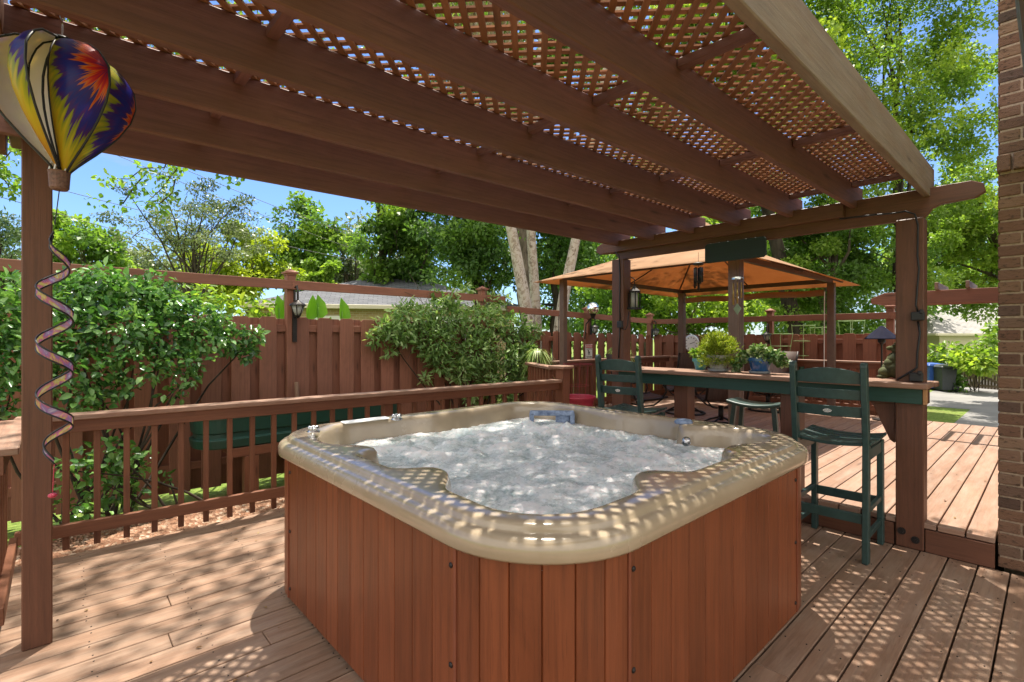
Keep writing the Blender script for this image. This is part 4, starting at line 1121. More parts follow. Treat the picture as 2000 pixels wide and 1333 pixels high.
# ================================================================== patio chairs
M['sling'] = wood('brown_sling_weave', (.085, .052, .042), .75, .4, .05, .3)
def patio_chair():
    T = Thing('patio_chair', 'x', 'patio chair', world=False, group='sling patio chairs under the gazebo')
    prof = [(.27, .43), (.10, .40), (-.12, .385), (-.22, .42), (-.29, .60), (-.36, .82), (-.42, 1.02)]
    rings = [[(x, -.255, z), (x, .255, z)] for x, z in prof]
    o = T.part('sling', MB().loops(rings, close=False), M['sling'], smooth=True); md = o.modifiers.new('Solid', 'SOLIDIFY'); md.thickness = .012
    for s in (-1, 1):
        T.part('frame_rail', MB().tube([(x, s * .27, z) for x, z in prof], .017, 8), M['iron'], smooth=True)
        T.part('armrest', MB().tube([(-.30, s * .29, .63), (-.1, s * .31, .66), (.12, s * .31, .655), (.22, s * .305, .62), (.24, s * .29, .50), (.20, s * .27, .42)], [.02, .024, .026, .022, .016, .016], 8, flat=.7), M['iron'], smooth=True)
    b = MB()
    b.tube([(0, 0, .10), (0, 0, .30)], .035, 12)
    for s in (-1, 1):
        b.tube([(-.20, s * .25, .40), (-.12, s * .16, .30), (0, s * .05, .27), (.12, s * .16, .30), (.2, s * .25, .40)], .012, 6)
    for k in range(4):
        a = PI / 4 + k * PI / 2; b.tube([(.03 * math.cos(a), .03 * math.sin(a), .14), (.16 * math.cos(a), .16 * math.sin(a), .10), (.30 * math.cos(a), .30 * math.sin(a), .02)], .014, 6)
    b.tube([(.31 * math.cos(2 * PI * k / 24), .31 * math.sin(2 * PI * k / 24), .018) for k in range(25)], .016, 6)
    T.part('swivel_base', b, M['iron'], smooth=True)
    return T
pc = patio_chair(); u, v = uv_at(1338, 8.3)
pc.e.location = (u, v, .19); pc.e.rotation_euler = (0, 0, .9); pc.e['label'] = 'brown sling patio chair with its high back beside the white dial'
u, v = uv_at(1408, 7.0); pc.copy((u, v, .19), .75, 'brown sling patio chair seen from behind under the counter by the saddle stool')
u, v = uv_at(1252, 7.2); pc.copy((u, v, .19), -.55, 'brown sling patio chair with a dark frame behind the partly hidden bar stool')
u, v = uv_at(1500, 8.6); pc.copy((u, v, .19), 2.9, 'brown sling patio chair behind the backless saddle stool facing the bar')
# ================================================================== balloon spinner
def balloon_mat():
    m, nt, out = new_mat('rainbow_tie_dye_nylon'); L = nt.links
    uv = N_(nt, 'ShaderNodeUVMap', uv_map='UVMap').outputs[0]
    sep = N_(nt, 'ShaderNodeSeparateXYZ'); L.new(uv, sep.inputs[0])
    dx = mathn(nt, 'MULTIPLY', sep.outputs[0], .75); dy = mathn(nt, 'MULTIPLY', mathn(nt, 'SUBTRACT', sep.outputs[1], .74), 1.12)
    th = mathn(nt, 'ARCTAN2', dy, dx); rr = mathn(nt, 'SQRT', mathn(nt, 'ADD', mathn(nt, 'MULTIPLY', dx, dx), mathn(nt, 'MULTIPLY', dy, dy)))
    cv = N_(nt, 'ShaderNodeCombineXYZ'); L.new(mathn(nt, 'MULTIPLY', th, 5.5), cv.inputs[0]); L.new(mathn(nt, 'MULTIPLY', rr, 1.4), cv.inputs[1])
    nz = noise_n(nt, cv.outputs[0], 1.0, 2, .6)
    cv2 = N_(nt, 'ShaderNodeCombineXYZ'); L.new(mathn(nt, 'MULTIPLY', th, 16), cv2.inputs[0]); L.new(mathn(nt, 'MULTIPLY', rr, 2.0), cv2.inputs[1])
    nz2 = noise_n(nt, cv2.outputs[0], 1.0, 1, .5)
    d = mathn(nt, 'ADD', rr, mathn(nt, 'MULTIPLY', mathn(nt, 'SUBTRACT', nz.outputs[0], .5), .55))
    d = mathn(nt, 'ADD', d, mathn(nt, 'MULTIPLY', mathn(nt, 'SUBTRACT', nz2.outputs[0], .5), .30))
    r = ramp(nt, [(0, (.10, .02, .12)), (.08, (.42, .015, .05)), (.18, (.65, .03, .015)), (.27, (.70, .20, .02)), (.31, (.06, .02, .22)), (.44, (.02, .03, .30)), (.55, (.10, .025, .20)), (.59, (.28, .33, .03)), (.72, (.60, .50, .03)), (.92, (.62, .40, .02)), (1.0, (.55, .28, .02))])
    L.new(d, r.inputs[0])
    b = N_(nt, 'ShaderNodeBsdfPrincipled'); b.inputs['Roughness'].default_value = .35; b.inputs['Specular IOR Level'].default_value = .4; L.new(r.outputs[0], b.inputs['Base Color'])
    t = N_(nt, 'ShaderNodeBsdfTranslucent'); L.new(r.outputs[0], t.inputs[0])
    mx = N_(nt, 'ShaderNodeMixShader'); mx.inputs[0].default_value = .5
    L.new(b.outputs[0], mx.inputs[1]); L.new(t.outputs[0], mx.inputs[2]); L.new(mx.outputs[0], out.inputs[0]); return m
M['dye'] = balloon_mat()
def tail_mat():
    m, nt, out = new_mat('iridescent_tail_film'); L = nt.links
    uv = N_(nt, 'ShaderNodeUVMap', uv_map='UVMap').outputs[0]; n = noise_n(nt, mapping(nt, uv, (9, 7, 1)), 1.0, 3, .6)
    r = ramp(nt, [(.30, (.66, .58, .74)), (.42, (.34, .20, .52)), (.52, (.68, .20, .32)), (.60, (.76, .64, .14)), (.70, (.74, .68, .76))]); L.new(n.outputs[0], r.inputs[0])
    b = N_(nt, 'ShaderNodeBsdfPrincipled'); b.inputs['Roughness'].default_value = .25; L.new(r.outputs[0], b.inputs['Base Color'])
    t = N_(nt, 'ShaderNodeBsdfTranslucent'); L.new(r.outputs[0], t.inputs[0]); g = N_(nt, 'ShaderNodeBsdfTransparent')
    mx = N_(nt, 'ShaderNodeMixShader'); mx.inputs[0].default_value = .5; L.new(b.outputs[0], mx.inputs[1]); L.new(t.outputs[0], mx.inputs[2])
    m2 = N_(nt, 'ShaderNodeMixShader'); m2.inputs[0].default_value = .25; L.new(mx.outputs[0], m2.inputs[1]); L.new(g.outputs[0], m2.inputs[2]); L.new(m2.outputs[0], out.inputs[0]); return m
M['tail'] = tail_mat()
M['cream'] = plain('cream_nylon', (.88, .82, .74), .5, var=.04, nscale=5, trans=.25)
M['wick'] = plain('brown_wicker', (.14, .07, .05), .7, var=.5, nscale=90, bump=.5)
M['cord'] = plain('white_cord', (.6, .58, .6), .5)
Dn = 1.56; bc = at(122, 190, Dn); ztop = z_at(80, Dn); zbot = z_at(338, Dn); bx, by = bc.x, bc.y
H = ztop - zbot
T = Thing('balloon_spinner', 'rainbow hot air balloon wind spinner hanging from the pergola roof', 'wind spinner', (bx, by, zbot - .06))
BS = .91
def brad(t):  # t 0 bottom 1 top
    return .205 * (math.sin(PI * min(max((t * .86 + .14) ** 1.25, 0), 1)) ** .80) if t < 1 else 0.012
def bprof(t):
    pts = [(0, .016), (.08, .045), (.2, .095), (.35, .150), (.5, .188), (.63, .204), (.75, .199), (.86, .168), (.94, .115), (1.0, .02)]
    for (a, ra), (b, rb) in zip(pts, pts[1:]):
        if t <= b: q = (t - a) / (b - a); return BS * (ra + (rb - ra) * q)
    return .02
edge = MB(); ng = 6
for k in range(ng):
    a0 = 2 * PI * k / ng + math.radians(305); wdt = 2 * PI / ng * .98
    for which in (0, 1):
        rings = []
        for i in range(17):
            t = i / 16; R = bprof(t); row = []
            for j in range(9):
                s = j / 8
                # each gore is a curved sail: starts on the envelope and swirls inward behind the next one
                a = a0 - wdt * s; rr = R * (1.0 - .58 * (s ** 1.4)) - (.003 if which else 0)
                row.append((bx + rr * math.cos(a), by + rr * math.sin(a), zbot + H * t))
            rings.append(row)
        m = MB(); b0 = 0
        for row in rings: m.v += row
        for i in range(16):
            for j in range(8):
                a = i * 9 + j; m.f.append([a, a + 1, a + 10, a + 9]); m.r.append(.5)
                ss = [(j / 8 + k * 1.7, i / 16), ((j + 1) / 8 + k * 1.7, i / 16), ((j + 1) / 8 + k * 1.7, (i + 1) / 16), (j / 8 + k * 1.7, (i + 1) / 16)]
                dv = (0, .24, -.20)[k % 3]; m.uv.append([(u_ - k * 1.7 + (k % 3) * .2, v_ + dv) for u_, v_ in ss])
        if which == 0: T.part('sail', m, M['dye'], smooth=True)
        else: T.part('sail_lining', m, M['cream'], smooth=True)
    for j in (0, 8):
        s = j / 8; edge.tube([(bx + bprof(i / 16) * (1 - .58 * s ** 1.4) * math.cos(a0 - wdt * s), by + bprof(i / 16) * (1 - .58 * s ** 1.4) * math.sin(a0 - wdt * s), zbot + H * i / 16) for i in range(17)], .0036, 6)
edge.lathe((bx, by, ztop), [(.03, -.004), (.03, .004)], 16)
T.part('black_piping', edge, M['black'], smooth=True)
zb2 = z_at(372, Dn); zb1 = z_at(336, Dn); kx, ky = uv_at(116, Dn)
m = MB().lathe((kx, ky, 0), [(.019, zb2), (.024, zb2 + .006), (.027, zb1 - .004), (.029, zb1), (.024, zb1), (.02, zb1 - .02), (.001, zb1 - .02)], 20)
T.part('basket', m, M['wick'])
m = MB()
for k in range(6):
    a = 2 * PI * k / 6; m.tube([(kx + .024 * math.cos(a), ky + .024 * math.sin(a), zb1 - .002), (bx + .026 * math.cos(a), by + .026 * math.sin(a), zbot + .03)], .0028, 6)
T.part('basket_cord', m, M['cord'])
m = MB()
zz = ztop
m.tube([(bx, by, ztop), (bx, by, ztop + .05)], .004, 6)
zz = ztop + .05; k = 0
ztopc = RZ(bx) + RH
while zz < ztopc - .01:
    rot = k % 2; pts = [(bx + (.006 * math.cos(a) if rot else 0), by + (0 if rot else .006 * math.cos(a)), zz + .009 + .011 * math.sin(a)) for a in [2 * PI * i / 10 for i in range(11)]]
    m.tube(pts, .0016, 5, cap=False); zz += .0165; k += 1
T.part('hanging_chain', m, M['steel'])
# spiral tail
m = MB(); pi_ = MB(); n = 150; ztl0 = z_at(452, Dn); ztl1 = z_at(905, Dn); tx, ty = uv_at(107, Dn)
e0, e1 = [], []
for i in range(n + 1):
    t = i / n; a = 2 * PI * 4.35 * t + 2.4; z = ztl0 + (ztl1 - ztl0) * t
    amp = .043 * min(1, t * 5 + .08) * min(1, (1 - t) * 6 + .25)
    c_, s_ = math.cos(a), math.sin(a)
    e0.append(Vector((tx + amp * c_, ty + amp * s_, z + .0135 * min(1, t * 6)))); e1.append(Vector((tx + amp * c_, ty + amp * s_, z - .0135 * min(1, (1 - t) * 6))))
rings = [[tuple(a), tuple(a.lerp(b, .5)), tuple(b)] for a, b in zip(e0, e1)]
b0 = 0
for r3 in rings: m.v += r3
for i in range(n):
    for j in range(2):
        a = i * 3 + j; m.f.append([a, a + 1, a + 4, a + 3]); m.r.append(.5); q = i / n * 9
        v0 = (q % 2.0) / 2
        g_ = lambda k, jj: (.06 + .30 * abs(math.sin(k * .11)) + .05 * jj, .70 + .22 * math.sin(k * .23))
        m.uv.append([g_(i, j), g_(i, j + 1), g_(i + 1, j + 1), g_(i + 1, j)])
T.part('spiral_tail', m, M['tail'], smooth=True)
T.part('tail_piping', MB().tube(e0, .0028, 5).tube(e1, .0028, 5), M['black'], smooth=True)
T.part('tail_string', MB().tube([(kx, ky, zb2), (tx, ty, ztl0 + .02)], .0016, 5), M['black'])
T.part('tail_tip', MB().tube([tuple(e1[-1]), (tx - .005, ty, ztl1 - .09)], .0014, 5).ball((tx - .005, ty, ztl1 - .10), .012, .012, .008, 10), M['potred'])

# ================================================================== green trough on stand
m = MB()
def tr(z, d, u0=.95, u1=3.15, v0=5.33, v1=5.90, r=.24):
    hx, hy = (u1 - u0) / 2 - d, (v1 - v0) / 2 - d; r = max(r - d, .03); cx, cy = (u0 + u1) / 2, (v0 + v1) / 2; pts = []
    for k, (sx, sy) in enumerate(((1, 1), (-1, 1), (-1, -1), (1, -1))):
        for i in range(11):
            a = k * PI / 2 + PI / 2 * i / 10; pts.append((cx + sx * (hx - r) + r * math.cos(a), cy + sy * (hy - r) + r * math.sin(a), z))
    return pts
T = Thing('green_trough', 'long green plastic trough on a wooden stand behind the railing', 'trough', (2.05, 5.6, -.3))
M['trough'] = plain('green_trough_plastic', (.008, .052, .036), .4, var=.12, nscale=4)
T.part('basin', MB().loops([tr(.385, .03), tr(.395, .012), tr(.47, .0), tr(.478, .004), tr(.484, .03), tr(.53, .032), tr(.54, .012), tr(.66, .004), tr(.67, .0), tr(.70, .0), tr(.71, .01), tr(.705, .04)], capb=True, capt=True), M['trough'], smooth=False, bevel=.003)
for (u, v) in ((1.42, 5.38), (2.9, 5.38), (1.42, 5.85), (2.9, 5.85)):
    T.part('stand_leg', MB().box(u - .065, v - .045, -.3, u + .065, v + .045, .29), M['rail'], bevel=.004)
T.part('stand_frame', MB().box(1.25, 5.335, .295, 3.05, 5.375, .383).box(1.25, 5.86, .295, 3.05, 5.9, .383).box(1.25, 5.38, .295, 1.29, 5.855, .383).box(3.01, 5.38, .295, 3.05, 5.855, .383), M['rail'], bevel=.003)
p = at_v(582, 765, 6.25); T_ = tag(build('wooden_stake', MB().bar((p.x + .03, 6.22, -.3), (p.x - .01, 6.27, z_at(745, 6.2)), .035, .045), M['railcap'], bevel=.003), 'short pale wooden stake leaning on the fence under the lantern', 'stake')

# ================================================================== house wall at the right
def brick_mat():
    m, nt, out = new_mat('mixed_brown_bricks'); L = nt.links
    at_ = N_(nt, 'ShaderNodeAttribute', attribute_name='rnd'); tc = N_(nt, 'ShaderNodeTexCoord').outputs['Object']
    r = ramp(nt, [(0, (.03, .022, .022)), (.14, (.125, .058, .037)), (.35, (.18, .092, .054)), (.6, (.14, .068, .043)), (.8, (.235, .14, .087)), (.95, (.085, .047, .037))]); L.new(at_.outputs['Fac'], r.inputs[0])
    n = noise_n(nt, mapping(nt, tc, (1, 1, 2.5)), 28, 7, .7); n2 = noise_n(nt, tc, 5, 4, .6)
    c = mixc(nt, r.outputs[0], mixc(nt, r.outputs[0], (.35, .33, .31), 1.0, 'MULTIPLY'), mathn(nt, 'GREATER_THAN', n.outputs[0], .58))
    c = mixc(nt, c, (.40, .31, .23), mathn(nt, 'MULTIPLY', n2.outputs[0], .22))
    p = principled(nt, out, Roughness=.9, Specular_IOR_Level=.2); L.new(c, p.inputs['Base Color'])
    bp = N_(nt, 'ShaderNodeBump'); bp.inputs['Strength'].default_value = .9; bp.inputs['Distance'].default_value = .012
    L.new(n.outputs[0], bp.inputs['Height']); L.new(bp.outputs[0], p.inputs['Normal']); return m
M['brick'] = brick_mat(); M['mortar'] = plain('tan_mortar', (.36, .27, .19), .95, var=.25, nscale=60, bump=.5)
BU, BV = 4.40, .245
T = Thing('brick_house', 'brown brick corner of the house beside the thick pergola post', 'house', (6.5, -1.4, 0))
bm = MB(); hm = 0.0755; z = .0; k = 0
def course(z, k, u, h=.064, v0=BV, d=.0):
    a = 0.0 if k % 2 == 0 else -.115; v = v0
    L0 = .215
    first = True
    while v > -1.5:
        l = (.10 if (k % 2 and first) else L0)
        first = False
        j = lambda: random.uniform(-.002, .002)
        bm.box(u - d + j(), v - l, z, u + .10, v, z + h + j() * .5)
        v -= l + .011
while z < 4.6:
    if 2.43 < z < 2.50:   # projecting rowlock ledge
        v = BV + .004
        while v > -1.5:
            bm.obox((BU + .03, v - .032, z + .055), (.075, 0, .004), (0, .031, 0), (0, 0, .05)); v -= .073
        z += .118; k += 1; continue
    course(z, k, BU + (.002 if z < 2.45 else .007)); z += hm; k += 1
T.part('brick_facing', bm, M['brick'], bevel=.006, bseg=2)
T.part('wall', MB().box(BU + .013, -1.55, 0, BU + .4, BV - .009, 4.58).box(BU + .4, -3.4, -.6, 8.9, BV - .009, 4.58), M['mortar'])
m = MB(); z = .19; k = 0   # return wall bricks facing the driveway side
sb = MB()
while z < 4.5:
    u = BU + .105 + (.0 if k % 2 else .11)
    while u < 8.8:
        sb.box(u, BV - .06, z, min(u + .215, 8.9), BV, z + .064); u += .226
    z += hm; k += 1
T.part('brick_facing', sb, M['brick'])
M['gutter'] = plain('dark_bronze_gutter', (.10, .085, .075), .45, .2, .15)
gm = MB()
for (pts) in ([(.075, 2.78), (.098, 2.80), (.104, 2.86), (.115, 2.88), (.115, 2.91), (-.02, 2.91), (-.02, 2.78)],):
    gm.prism([(-1.2, v, z_) for v, z_ in pts], (5.5, 0, 0))
tag(build('roof_gutter', gm, M['gutter'], bevel=.004), 'dark bronze roof gutter overhead against the brick wall', 'gutter')
tag(build('eave_fascia', MB().box(-1.2, -.9, 2.80, 4.3, -.03, 2.90), M['post']), 'dark brown eave board behind the overhead gutter', 'eave')

# ================================================================== small second pergola at the right
T = Thing('trellis_pergola', 'small brown slatted arbour over the driveway beyond the thick post', 'pergola', (8.6, .9, 0))
zt = z_at(562, 7.4)
T.part('beam', MB().prism([(8.45, .25, zt - .30), (8.45, 1.62, zt - .30), (8.45, 1.75, zt - .27), (8.45, 1.75, zt - .2), (8.45, 1.60, zt - .13), (8.45, .25, zt - .13)], (.04, 0, 0)), M['fence'], bevel=.003)
T.part('beam', MB().box(9.25, .25, zt - .28, 9.29, 1.35, zt - .10), M['fence'], bevel=.003)
for v in (.42, .72, 1.02, 1.30):
    T.part('slat', MB().box(8.40, v, zt - .12, 9.33, v + .038, zt - .03), M['railcap'], bevel=.003)

# ================================================================== far right: neighbour, bins, gate
def roof_mat(name, c1, c2, sc=1.0):
    m, nt, out = new_mat(name); L = nt.links
    uv = N_(nt, 'ShaderNodeUVMap', uv_map='UVMap').outputs[0]
    b = N_(nt, 'ShaderNodeTexBrick'); b.inputs['Scale'].default_value = sc; b.inputs['Color1'].default_value = (*c1, 1); b.inputs['Color2'].default_value = (*c2, 1); b.inputs['Mortar'].default_value = (*scl(c1, .55), 1)
    b.inputs['Mortar Size'].default_value = .012; b.inputs['Brick Width'].default_value = .32; b.inputs['Row Height'].default_value = .14; L.new(uv, b.inputs['Vector'])
    n = noise_n(nt, uv, 1.1, 5, .65); c = mixc(nt, b.outputs[0], scl(c1, .6), mathn(nt, 'MULTIPLY', n.outputs[0], .5))
    p = principled(nt, out, Roughness=.95, Specular_IOR_Level=.1); L.new(c, p.inputs['Base Color']); return m
M['roof1'] = roof_mat('grey_shingles', (.30, .29, .275), (.38, .37, .35)); M['roof2'] = roof_mat('slate_shingles', (.13, .135, .15), (.19, .195, .215))
M['ybrick'] = None
def house_wall(name, c1, c2, mor):
    m, nt, out = new_mat(name); L = nt.links
    uv = N_(nt, 'ShaderNodeUVMap', uv_map='UVMap').outputs[0]
    b = N_(nt, 'ShaderNodeTexBrick'); b.inputs['Scale'].default_value = 1; b.inputs['Color1'].default_value = (*c1, 1); b.inputs['Color2'].default_value = (*c2, 1); b.inputs['Mortar'].default_value = (*mor, 1)
    b.inputs['Mortar Size'].default_value = .008; b.inputs['Brick Width'].default_value = .21; b.inputs['Row Height'].default_value = .075; L.new(uv, b.inputs['Vector'])
    p = principled(nt, out, Roughness=.9, Specular_IOR_Level=.1); L.new(b.outputs[0], p.inputs['Base Color']); return m
M['ybrick'] = house_wall('yellow_brick', (.42, .33, .17), (.34, .25, .12), (.45, .40, .3))
M['cream_trim'] = plain('cream_trim_paint', (.55, .50, .38), .5, var=.05)
def hip_house(name, label, c, rot, lx, ly, zg, ze, zr, ridge, ovh, wallm, roofm):
    T = Thing(name, label, 'house', (c[0], c[1], zg), rot, world=False)
    he = ze - zg; hr = zr - zg
    T.part('wall', MB().box(-lx, -ly, 0, lx, ly, he), wallm)
    a, b = lx + ovh, ly + ovh; r = ridge
    m = MB(); m.v = [(-a, -b, he), (a, -b, he), (a, b, he), (-a, b, he), (-r, 0, hr), (r, 0, hr)]
    for f in ([0, 1, 5, 4], [1, 2, 5], [2, 3, 4, 5], [3, 0, 4]):
        m.f.append(f); m.r.append(.5); v0 = Vector(m.v[f[0]]); e = (Vector(m.v[f[1]]) - v0).normalized(); q = Vector((-e.y, e.x, 0))
        nn = (Vector(m.v[f[1]]) - v0).cross(Vector(m.v[f[2]]) - v0).normalized(); q = nn.cross(e)
        m.uv.append([((Vector(m.v[i]) - v0).dot(e), (Vector(m.v[i]) - v0).dot(q)) for i in f])
    m.f.append([3, 2, 1, 0]); m.r.append(.5); m.uv.append([(0, 0)] * 4)
    T.part('roof', m, roofm)
    g = MB()
    for p, q in (((-a, -b), (a, -b)), ((a, -b), (a, b)), ((a, b), (-a, b)), ((-a, b), (-a, -b))):
        g.bar((p[0], p[1], he - .06), (q[0], q[1], he - .06), .11, .14)
    T.part('gutter', g, M['cream_trim'], bevel=.01)
    for k in (-.5, .5):
        T.part('window', MB().box(lx * k - .5, -ly - .03, he - 1.5, lx * k + .5, -ly - .002, he - .35), M['white'])
    return T
c = uv_at(770, 20.5)
hip_house('neighbour_house', 'yellow brick house with grey hipped roof showing above the tall fence', c, -.50, 4.3, 3.2, -.3, z_at(599, 17.5), z_at(541, 20.5), .7, .45, M['ybrick'], M['roof2'])
c = uv_at(2010, 31)
hip_house('neighbour_house', 'house with a broad pale grey shingle roof beyond the driveway', c, -.83, 7.5, 3.2, -.7, z_at(651, 26), z_at(590, 31), 6.2, .5, M['cream_trim'], M['roof1'])
def bin_(name, label, x, D, col, w=.60, h=1.02, rot=-.75):
    u, v = uv_at(x, D); T = Thing(name, label, 'trash bin', (u, v, gheight(u, v)), rot, world=False)
    mm = M[col]
    rings = [[(-w * .40 * k, -w * .42 * k, z), (w * .40 * k, -w * .42 * k, z), (w * .40 * k, w * .42 * k, z), (-w * .40 * k, w * .42 * k, z)] for k, z in ((1.0, .06), (1.05, .3), (1.2, h * .86), (1.26, h * .86), (1.26, h * .9))]
    T.part('body', MB().loops(rings, capb=True, capt=True), mm, bevel=.02)
    lid = MB().loops([[(x_ * k + dx, y_ * k, z) for x_, y_ in ((-w * .55, -w * .56), (w * .55, -w * .56), (w * .55, w * .56), (-w * .55, w * .56))] for k, z, dx in ((1, h * .905, 0), (1.0, h * .94, 0), (.9, h * 1.0, .02), (.5, h * 1.03, .02))], capt=True)
    T.part('lid', lid, mm, bevel=.02)
    for s in (-1, 1): T.part('wheel', MB().tube([(w * .45, s * w * .36, .13), (w * .45, s * w * .46, .13)], .13, 18), M['black'])
    T.part('handle', MB().tube([(w * .6, -w * .4, h * .93), (w * .72, -w * .4, h * .93), (w * .72, w * .4, h * .93), (w * .6, w * .4, h * .93)], .02, 8), mm)
    return T
M['bin_grey'] = plain('charcoal_bin_plastic', (.035, .042, .045), .5); M['bin_blue'] = plain('blue_bin_plastic', (.03, .09, .36), .5)
bt = bin_('trash_bin', 'charcoal wheeled trash bin on the driveway by the wooden gate', 1842, 19.5, 'bin_grey')
bin_('trash_bin', 'blue wheeled recycling bin peeking out behind the thick post', 1817, 19.9, 'bin_blue')
# gate and picket fence
g0 = Vector((*uv_at(1868, 20.6), 0)); g1 = Vector((*uv_at(1965, 18.9), 0)); d = (g1 - g0).normalized(); zg = -.66
T = Thing('wooden_gate', 'weathered picket gate with crossed braces behind the trash bins', 'gate', (g0.x, g0.y, zg)); L_ = (g1 - g0).length; nn = Vector((d.y, -d.x, 0))
if nn.dot(g0) > 0: nn = -nn
m = MB(); s = 0
while s < L_:
    t = 1.02 + random.uniform(-.04, .04) + .15 * (s / L_)
    m.bar(g0 + d * s + Vector((0, 0, zg + .1)), g0 + d * s + Vector((0, 0, zg + t + .25)), .085, .02, up=tuple(nn)); s += .105
T.part('picket_panel', m, M['greyfence'])
T.part('brace', MB().bar(g0 + nn * .03 + Vector((0, 0, zg + .25)), g1 + nn * .03 + Vector((0, 0, zg + 1.1)), .03, .09).bar(g0 + nn * .055 + Vector((0, 0, zg + 1.1)), g1 + nn * .055 + Vector((0, 0, zg + .25)), .03, .09), M['greyfence'])
T.part('rail', MB().bar(g0 + nn * .08 + Vector((0, 0, zg + .22)), g1 + nn * .08 + Vector((0, 0, zg + .22)), .03, .08).bar(g0 + nn * .08 + Vector((0, 0, zg + 1.1)), g1 + nn * .08 + Vector((0, 0, zg + 1.1)), .03, .08), M['greyfence'])
f0 = Vector((*uv_at(1700, 23.5), 0)); f1 = Vector((*uv_at(1866, 20.7), 0)); d = (f1 - f0).normalized(); m = MB(); s = 0
while s < (f1 - f0).length:
    m.bar(f0 + d * s + Vector((0, 0, zg)), f0 + d * s + Vector((0, 0, zg + 1.62 + random.uniform(-.03, .03))), .12, .02, up=(d.y, -d.x, 0)); s += .128
T = Thing('picket_fence', 'weathered grey board fence behind the blue recycling bin', 'fence', (f0.x, f0.y, zg)); T.part('picket_panel', m, M['greyfence'])
T.part('rail', MB().bar(f0 + Vector((.03, .03, zg + .4)), f1 + Vector((.03, .03, zg + .4)), .04, .09).bar(f0 + Vector((.03, .03, zg + 1.3)), f1 + Vector((.03, .03, zg + 1.3)), .04, .09), M['greyfence'])

# ================================================================== overhead wires
for i, (a, b, ls) in enumerate((
    ((0, 385, 20), (900, 600, 34), 'lowest thin overhead wire crossing the sky left of the airy tree'),
    ((0, 340, 20), (1000, 560, 36), 'second thin overhead wire crossing the sky behind the slender post'),
    ((130, 262, 22), (1000, 585, 34), 'thin overhead wire passing behind the airy tree crown'),
    ((170, 250, 22), (1000, 560, 34), 'uppermost thin overhead wire dropping behind the yellow tree'))):
    p, q = at(*a), at(*b); pts = [p.lerp(q, k / 16) - Vector((0, 0, .5 * math.sin(PI * k / 16))) for k in range(17)]
    tag(build('overhead_wire', MB().tube(pts, .014, 5), M['black'], smooth=True), ls, 'wire', 'overhead utility wires')

# ================================================================== shrubs and climbers
def shrub(name, label, cat, base, blobs, leaf, mat, shape='oval', stems=10, tone=.35, **k):
    T = Thing(name, label, cat, base)
    foliage('foliage', blobs, leaf[0], leaf[1], mat, shape, T.e, base, tone=tone, **k)
    m = MB()
    for (c, r, n) in random.sample(blobs, min(stems, len(blobs))):
        b = Vector(base) + Vector((random.gauss(0, .2), random.gauss(0, .08), 0)); limb(m, b, c, .016, .005, .15, 5)
    T.part('stems', m, M['darkbark'], smooth=True)
    return T
bl = []
def addb(x, y, v, r, n, sz=(1, .7, .8)):
    p = at_v(x, y, v); bl.append((tuple(p), (r * sz[0], r * sz[1], r * sz[2]), n))
for x, y, v, r, n in ((130, 590, 5.7, .33, 210), (200, 575, 5.8, .3, 190), (270, 590, 5.7, .3, 190), (330, 600, 5.8, .28, 170), (390, 620, 5.7, .25, 140), (150, 650, 5.5, .32, 210), (240, 650, 5.5, .32, 210), (320, 660, 5.6, .3, 180),
                      (400, 665, 5.6, .26, 150), (450, 665, 5.7, .2, 95), (495, 655, 5.75, .13, 45), (480, 690, 5.7, .12, 40), (160, 720, 5.4, .3, 180), (260, 720, 5.4, .28, 150), (350, 710, 5.5, .22, 95), (140, 780, 5.3, .26, 120), (190, 775, 5.3, .16, 55),
                      (240, 755, 5.35, .15, 50), (340, 765, 5.4, .12, 36), (300, 560, 5.9, .2, 95), (190, 545, 5.9, .2, 90), (20, 600, 5.5, .4, 260), (-60, 640, 5.4, .45, 280), (30, 690, 5.3, .38, 240), (20, 770, 5.2, .32, 180), (-80, 760, 5.2, .4, 220),
                      (430, 640, 5.85, .16, 60), (370, 740, 5.45, .1, 26)):
    addb(x, y, v, r, n)
shrub('evergreen_shrub', 'large glossy evergreen shrub spilling over the fence behind the slender post', 'shrub', (.3, 5.75, -.3), [(c_, r_, int(n_ * (1.9 if c_[2] > 1.2 else 1.15))) for c_, r_, n_ in bl], (.068, .040), M['lf_holly'], stems=16, tone=.25, up=.5)
bl = []
for x, y, v, r, n in ((215, 885, 5.2, .2, 75), (250, 910, 5.2, .2, 75), (210, 950, 5.15, .2, 60), (260, 965, 5.15, .12, 30), (140, 920, 5.05, .2, 55), (130, 1000, 5.0, .14, 26), (330, 935, 5.3, .1, 10), (180, 1000, 5.0, .14, 24)):
    addb(x, y, v, r, n)
shrub('low_shrub', 'loose low shrub with pale leaves seen through the railing balusters', 'shrub', (.75, 5.2, -.3), [(c_, r_, int(n_ * 1.5)) for c_, r_, n_ in bl], (.065, .040), M['lf_holly'], stems=8, tone=.25)
bl = []
